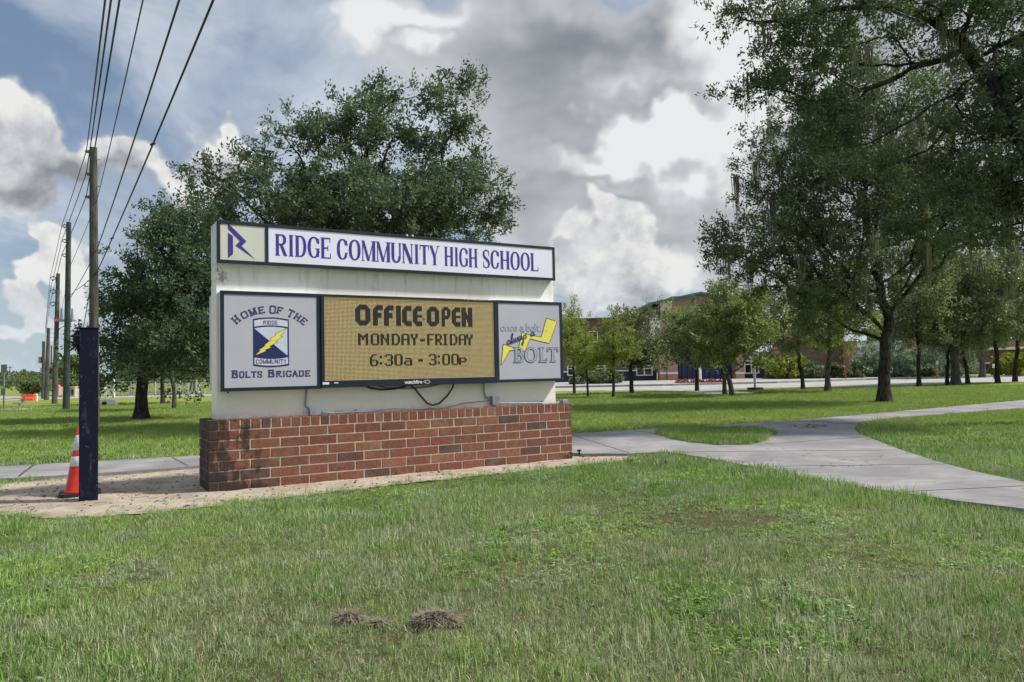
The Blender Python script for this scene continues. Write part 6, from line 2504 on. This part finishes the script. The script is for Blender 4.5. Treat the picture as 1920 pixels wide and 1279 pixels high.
    x = r_.uniform(-260, 60, n)
    y = 250 + r_.normal(size=n) * 12
    hmax = 1.2 + 2.6 * vnoise(x, y * .1, .035, 3) + 1.6 * vnoise(x, y * .2, .12, 4)
    z = hmax * r_.uniform(0, 1, n) ** .8
    s_ = r_.uniform(.5, 1.1, n)
    C = np.stack([x, y, z], 1)
    u = r_.normal(size=(n, 3))
    v = r_.normal(size=(n, 3))
    u /= np.linalg.norm(u, axis=1)[:, None]
    v /= np.linalg.norm(v, axis=1)[:, None]
    V = np.stack([C, C + u * s_[:, None], C + (u + v) * s_[:, None], C + v * s_[:, None]], 1).reshape(-1, 3)
    tag(obj('treeline', mesh_np('treeline', V, quads=np.arange(n * 4).reshape(-1, 4), attrs={'tone': np.repeat(r_.uniform(size=n), 4)}), MAT['oak_leaf']),
        'far off low treeline along the horizon beyond the street', 'treeline', kind='stuff')


build_left()


# ------------------------------------------------------------------ things before the school
def build_right():
    MAT['globe'] = mat('frosted_globe', (.82, .82, .78), .3, var=.03)
    MAT['metal_dark'] = mat('dark_painted_metal', (.02, .02, .025), .5, var=.2)

    def white_pole(name, label, cat, px, py, top, r_, globe=False, base=None):
        g_ = ground(px, py)
        o = thing(name, label, cat, (g_[0], g_[1], 0))
        h = at(px, top, g_[1])[2]
        obj('pole', tubebm([(0, 0, 0), (0, 0, h)], [r_, r_ * .8], 10), MAT['white_post'], o)
        if globe:
            bm = bmesh.new()
            bmesh.ops.create_icosphere(bm, subdivisions=3, radius=.24)
            q = obj('globe', bm, MAT['globe'], o, smooth=True)
            q.location = (0, 0, h + .2)
            obj('foot', tubebm([(0, 0, -.02), (0, 0, .12)], [.42, .38], 14), MAT['metal_dark'], o)
        else:
            obj('foot', tubebm([(0, 0, 0), (0, 0, .2)], [r_ * 1.9, r_ * 1.5], 12), MAT['white_post'], o)
        return o
    white_pole('lamp_post', 'white lamp post with a round globe before the school windows', 'lamp post', 1416, 731, 674, .075, True)
    white_pole('flagpole', 'white flagpole rising behind the round green oak at the entrance', 'flagpole', 1313, 716, 600, .12)
    white_pole('white_post', 'short white post standing left of the cypresses near the sign', 'post', 1080, 722, 682, .10)
    # red flower bed round the flagpole
    g_ = ground(1316, 720)
    r_ = np.random.default_rng(5)
    n = 420
    C = np.stack([r_.uniform(-1.8, 1.4, n), r_.uniform(-.8, .5, n), .10 + r_.uniform(.0, .12, n)], 1)
    u = r_.normal(size=(n, 3)) * .09
    v = r_.normal(size=(n, 3)) * .09
    V = np.stack([C, C + u, C + u + v, C + v], 1).reshape(-1, 3)
    MAT['flower'] = leaf_material('red_flowers', [(.05, .08, .03), (.20, .05, .05), (.33, .07, .07), (.4, .15, .14)])
    o = tag(obj('flower_bed', mesh_np('flower_bed', V, quads=np.arange(n * 4).reshape(-1, 4), attrs={'tone': np.repeat(r_.uniform(size=n), 4)}), MAT['flower']),
            'low bed of red flowers round the foot of the flagpole', 'flowers', kind='stuff')
    o.location = (g_[0], g_[1], 0)
    # marker posts at the drive
    MAT['yellow_post'] = mat('yellow_marker', (.55, .36, .08), .6, var=.2)
    for px, py, h, m, lb in ((1586, 713, 1.0, 'red', 'thin red marker post right of the spiky shrubs'), (1758, 709, 1.3, 'yellow_post', 'yellow marker post standing in front of a round juniper'),
                             (1864, 711, 1.0, 'metal_dark', 'small dark post left of the second trunk from the right')):
        g_ = ground(px, py)
        o = tag(obj('marker_post', box(-.035, .035, -.03, .03, 0, h, .008), MAT[m]), lb, 'post')
        o.location = (g_[0], g_[1], 0)
        obj('plate', box(-.11, .11, -.045, -.031, h - .25, h + .02, .004), MAT['stripe' if m != 'red' else 'red'], o)
    # fallen twig and leaves on the walk
    bm = bmesh.new()
    r = random.Random(12)
    for i in range(60):
        px, py = r.gauss(1526, 14), r.gauss(799, 2.2)
        g_ = ground(px, py, .05)
        a = r.uniform(0, 6.28)
        L = r.uniform(.02, .05)
        v = [bm.verts.new((g_[0] + dx * math.cos(a) - dy * math.sin(a), g_[1] + dx * math.sin(a) + dy * math.cos(a), .052 + r.uniform(0, .02))) for dx, dy in ((-L, 0), (0, L * .4), (L, 0), (0, -L * .4))]
        bm.faces.new(v)
    tag(obj('fallen_leaves', bm, MAT['dead']), 'few dry leaves scattered on the concrete path where it forks', 'leaves', kind='stuff')


build_right()


def build_litter():
    # brown leaves blown over lawn and walk, twigs on the sand
    r = random.Random(77)
    bm = bmesh.new()
    for i in range(520):
        y = math.sqrt(r.uniform(2.6 ** 2, 15 ** 2))
        x = r.uniform(-.72, .72) * y
        a = np.array([x]), np.array([y])
        on = pip(PATH, *a)[0]
        if on and r.random() < .6:
            continue
        rel = np.array([x - SO[0], y - SO[1]])
        s, t = rel @ SD[:2], rel @ np.array([-SD[1], SD[0]])
        if -.05 < s < 4.45 and -.05 < t < .65:
            continue
        z = .048 if on else (.014 if pip(SAND, *a)[0] else r.uniform(.012, .035))
        L = r.uniform(.010, .024)
        d = r.uniform(0, 6.28)
        ti = r.uniform(-.4, .4) * (0 if on else 1)
        v = [bm.verts.new((x + dx * math.cos(d) - dy * math.sin(d), y + dx * math.sin(d) + dy * math.cos(d), z + abs(dx) * .25 + dy * ti + .001)) for dx, dy in ((-L, 0), (0, L * .42), (L, 0), (0, -L * .42))]
        bm.faces.new(v)
    tag(obj('leaf_litter', bm, mat('brown_leaf_litter', (.13, .085, .045), .8, var=.5, scale=6, col2=(.30, .21, .11))), 'small brown fallen leaves scattered over the lawn, sand and path', 'leaves', kind='stuff')
    bm = bmesh.new()
    for i in range(90):
        x, y = r.uniform(-5.5, -2.8), r.uniform(6.5, 9.2)
        if not pip(SAND, np.array([x]), np.array([y]))[0]:
            continue
        d = r.uniform(0, 6.28)
        L = r.uniform(.02, .07)
        tube(bm, [(x, y, .014), (x + math.cos(d) * L, y + math.sin(d) * L, .020 + r.uniform(0, .01)), (x + math.cos(d + .4) * L * 1.8, y + math.sin(d + .4) * L * 1.8, .015)], .0022, 4)
    tag(obj('twigs', bm, MAT['dead']), 'short dry twigs lying on the sand around the navy post', 'twigs', kind='stuff')


build_litter()
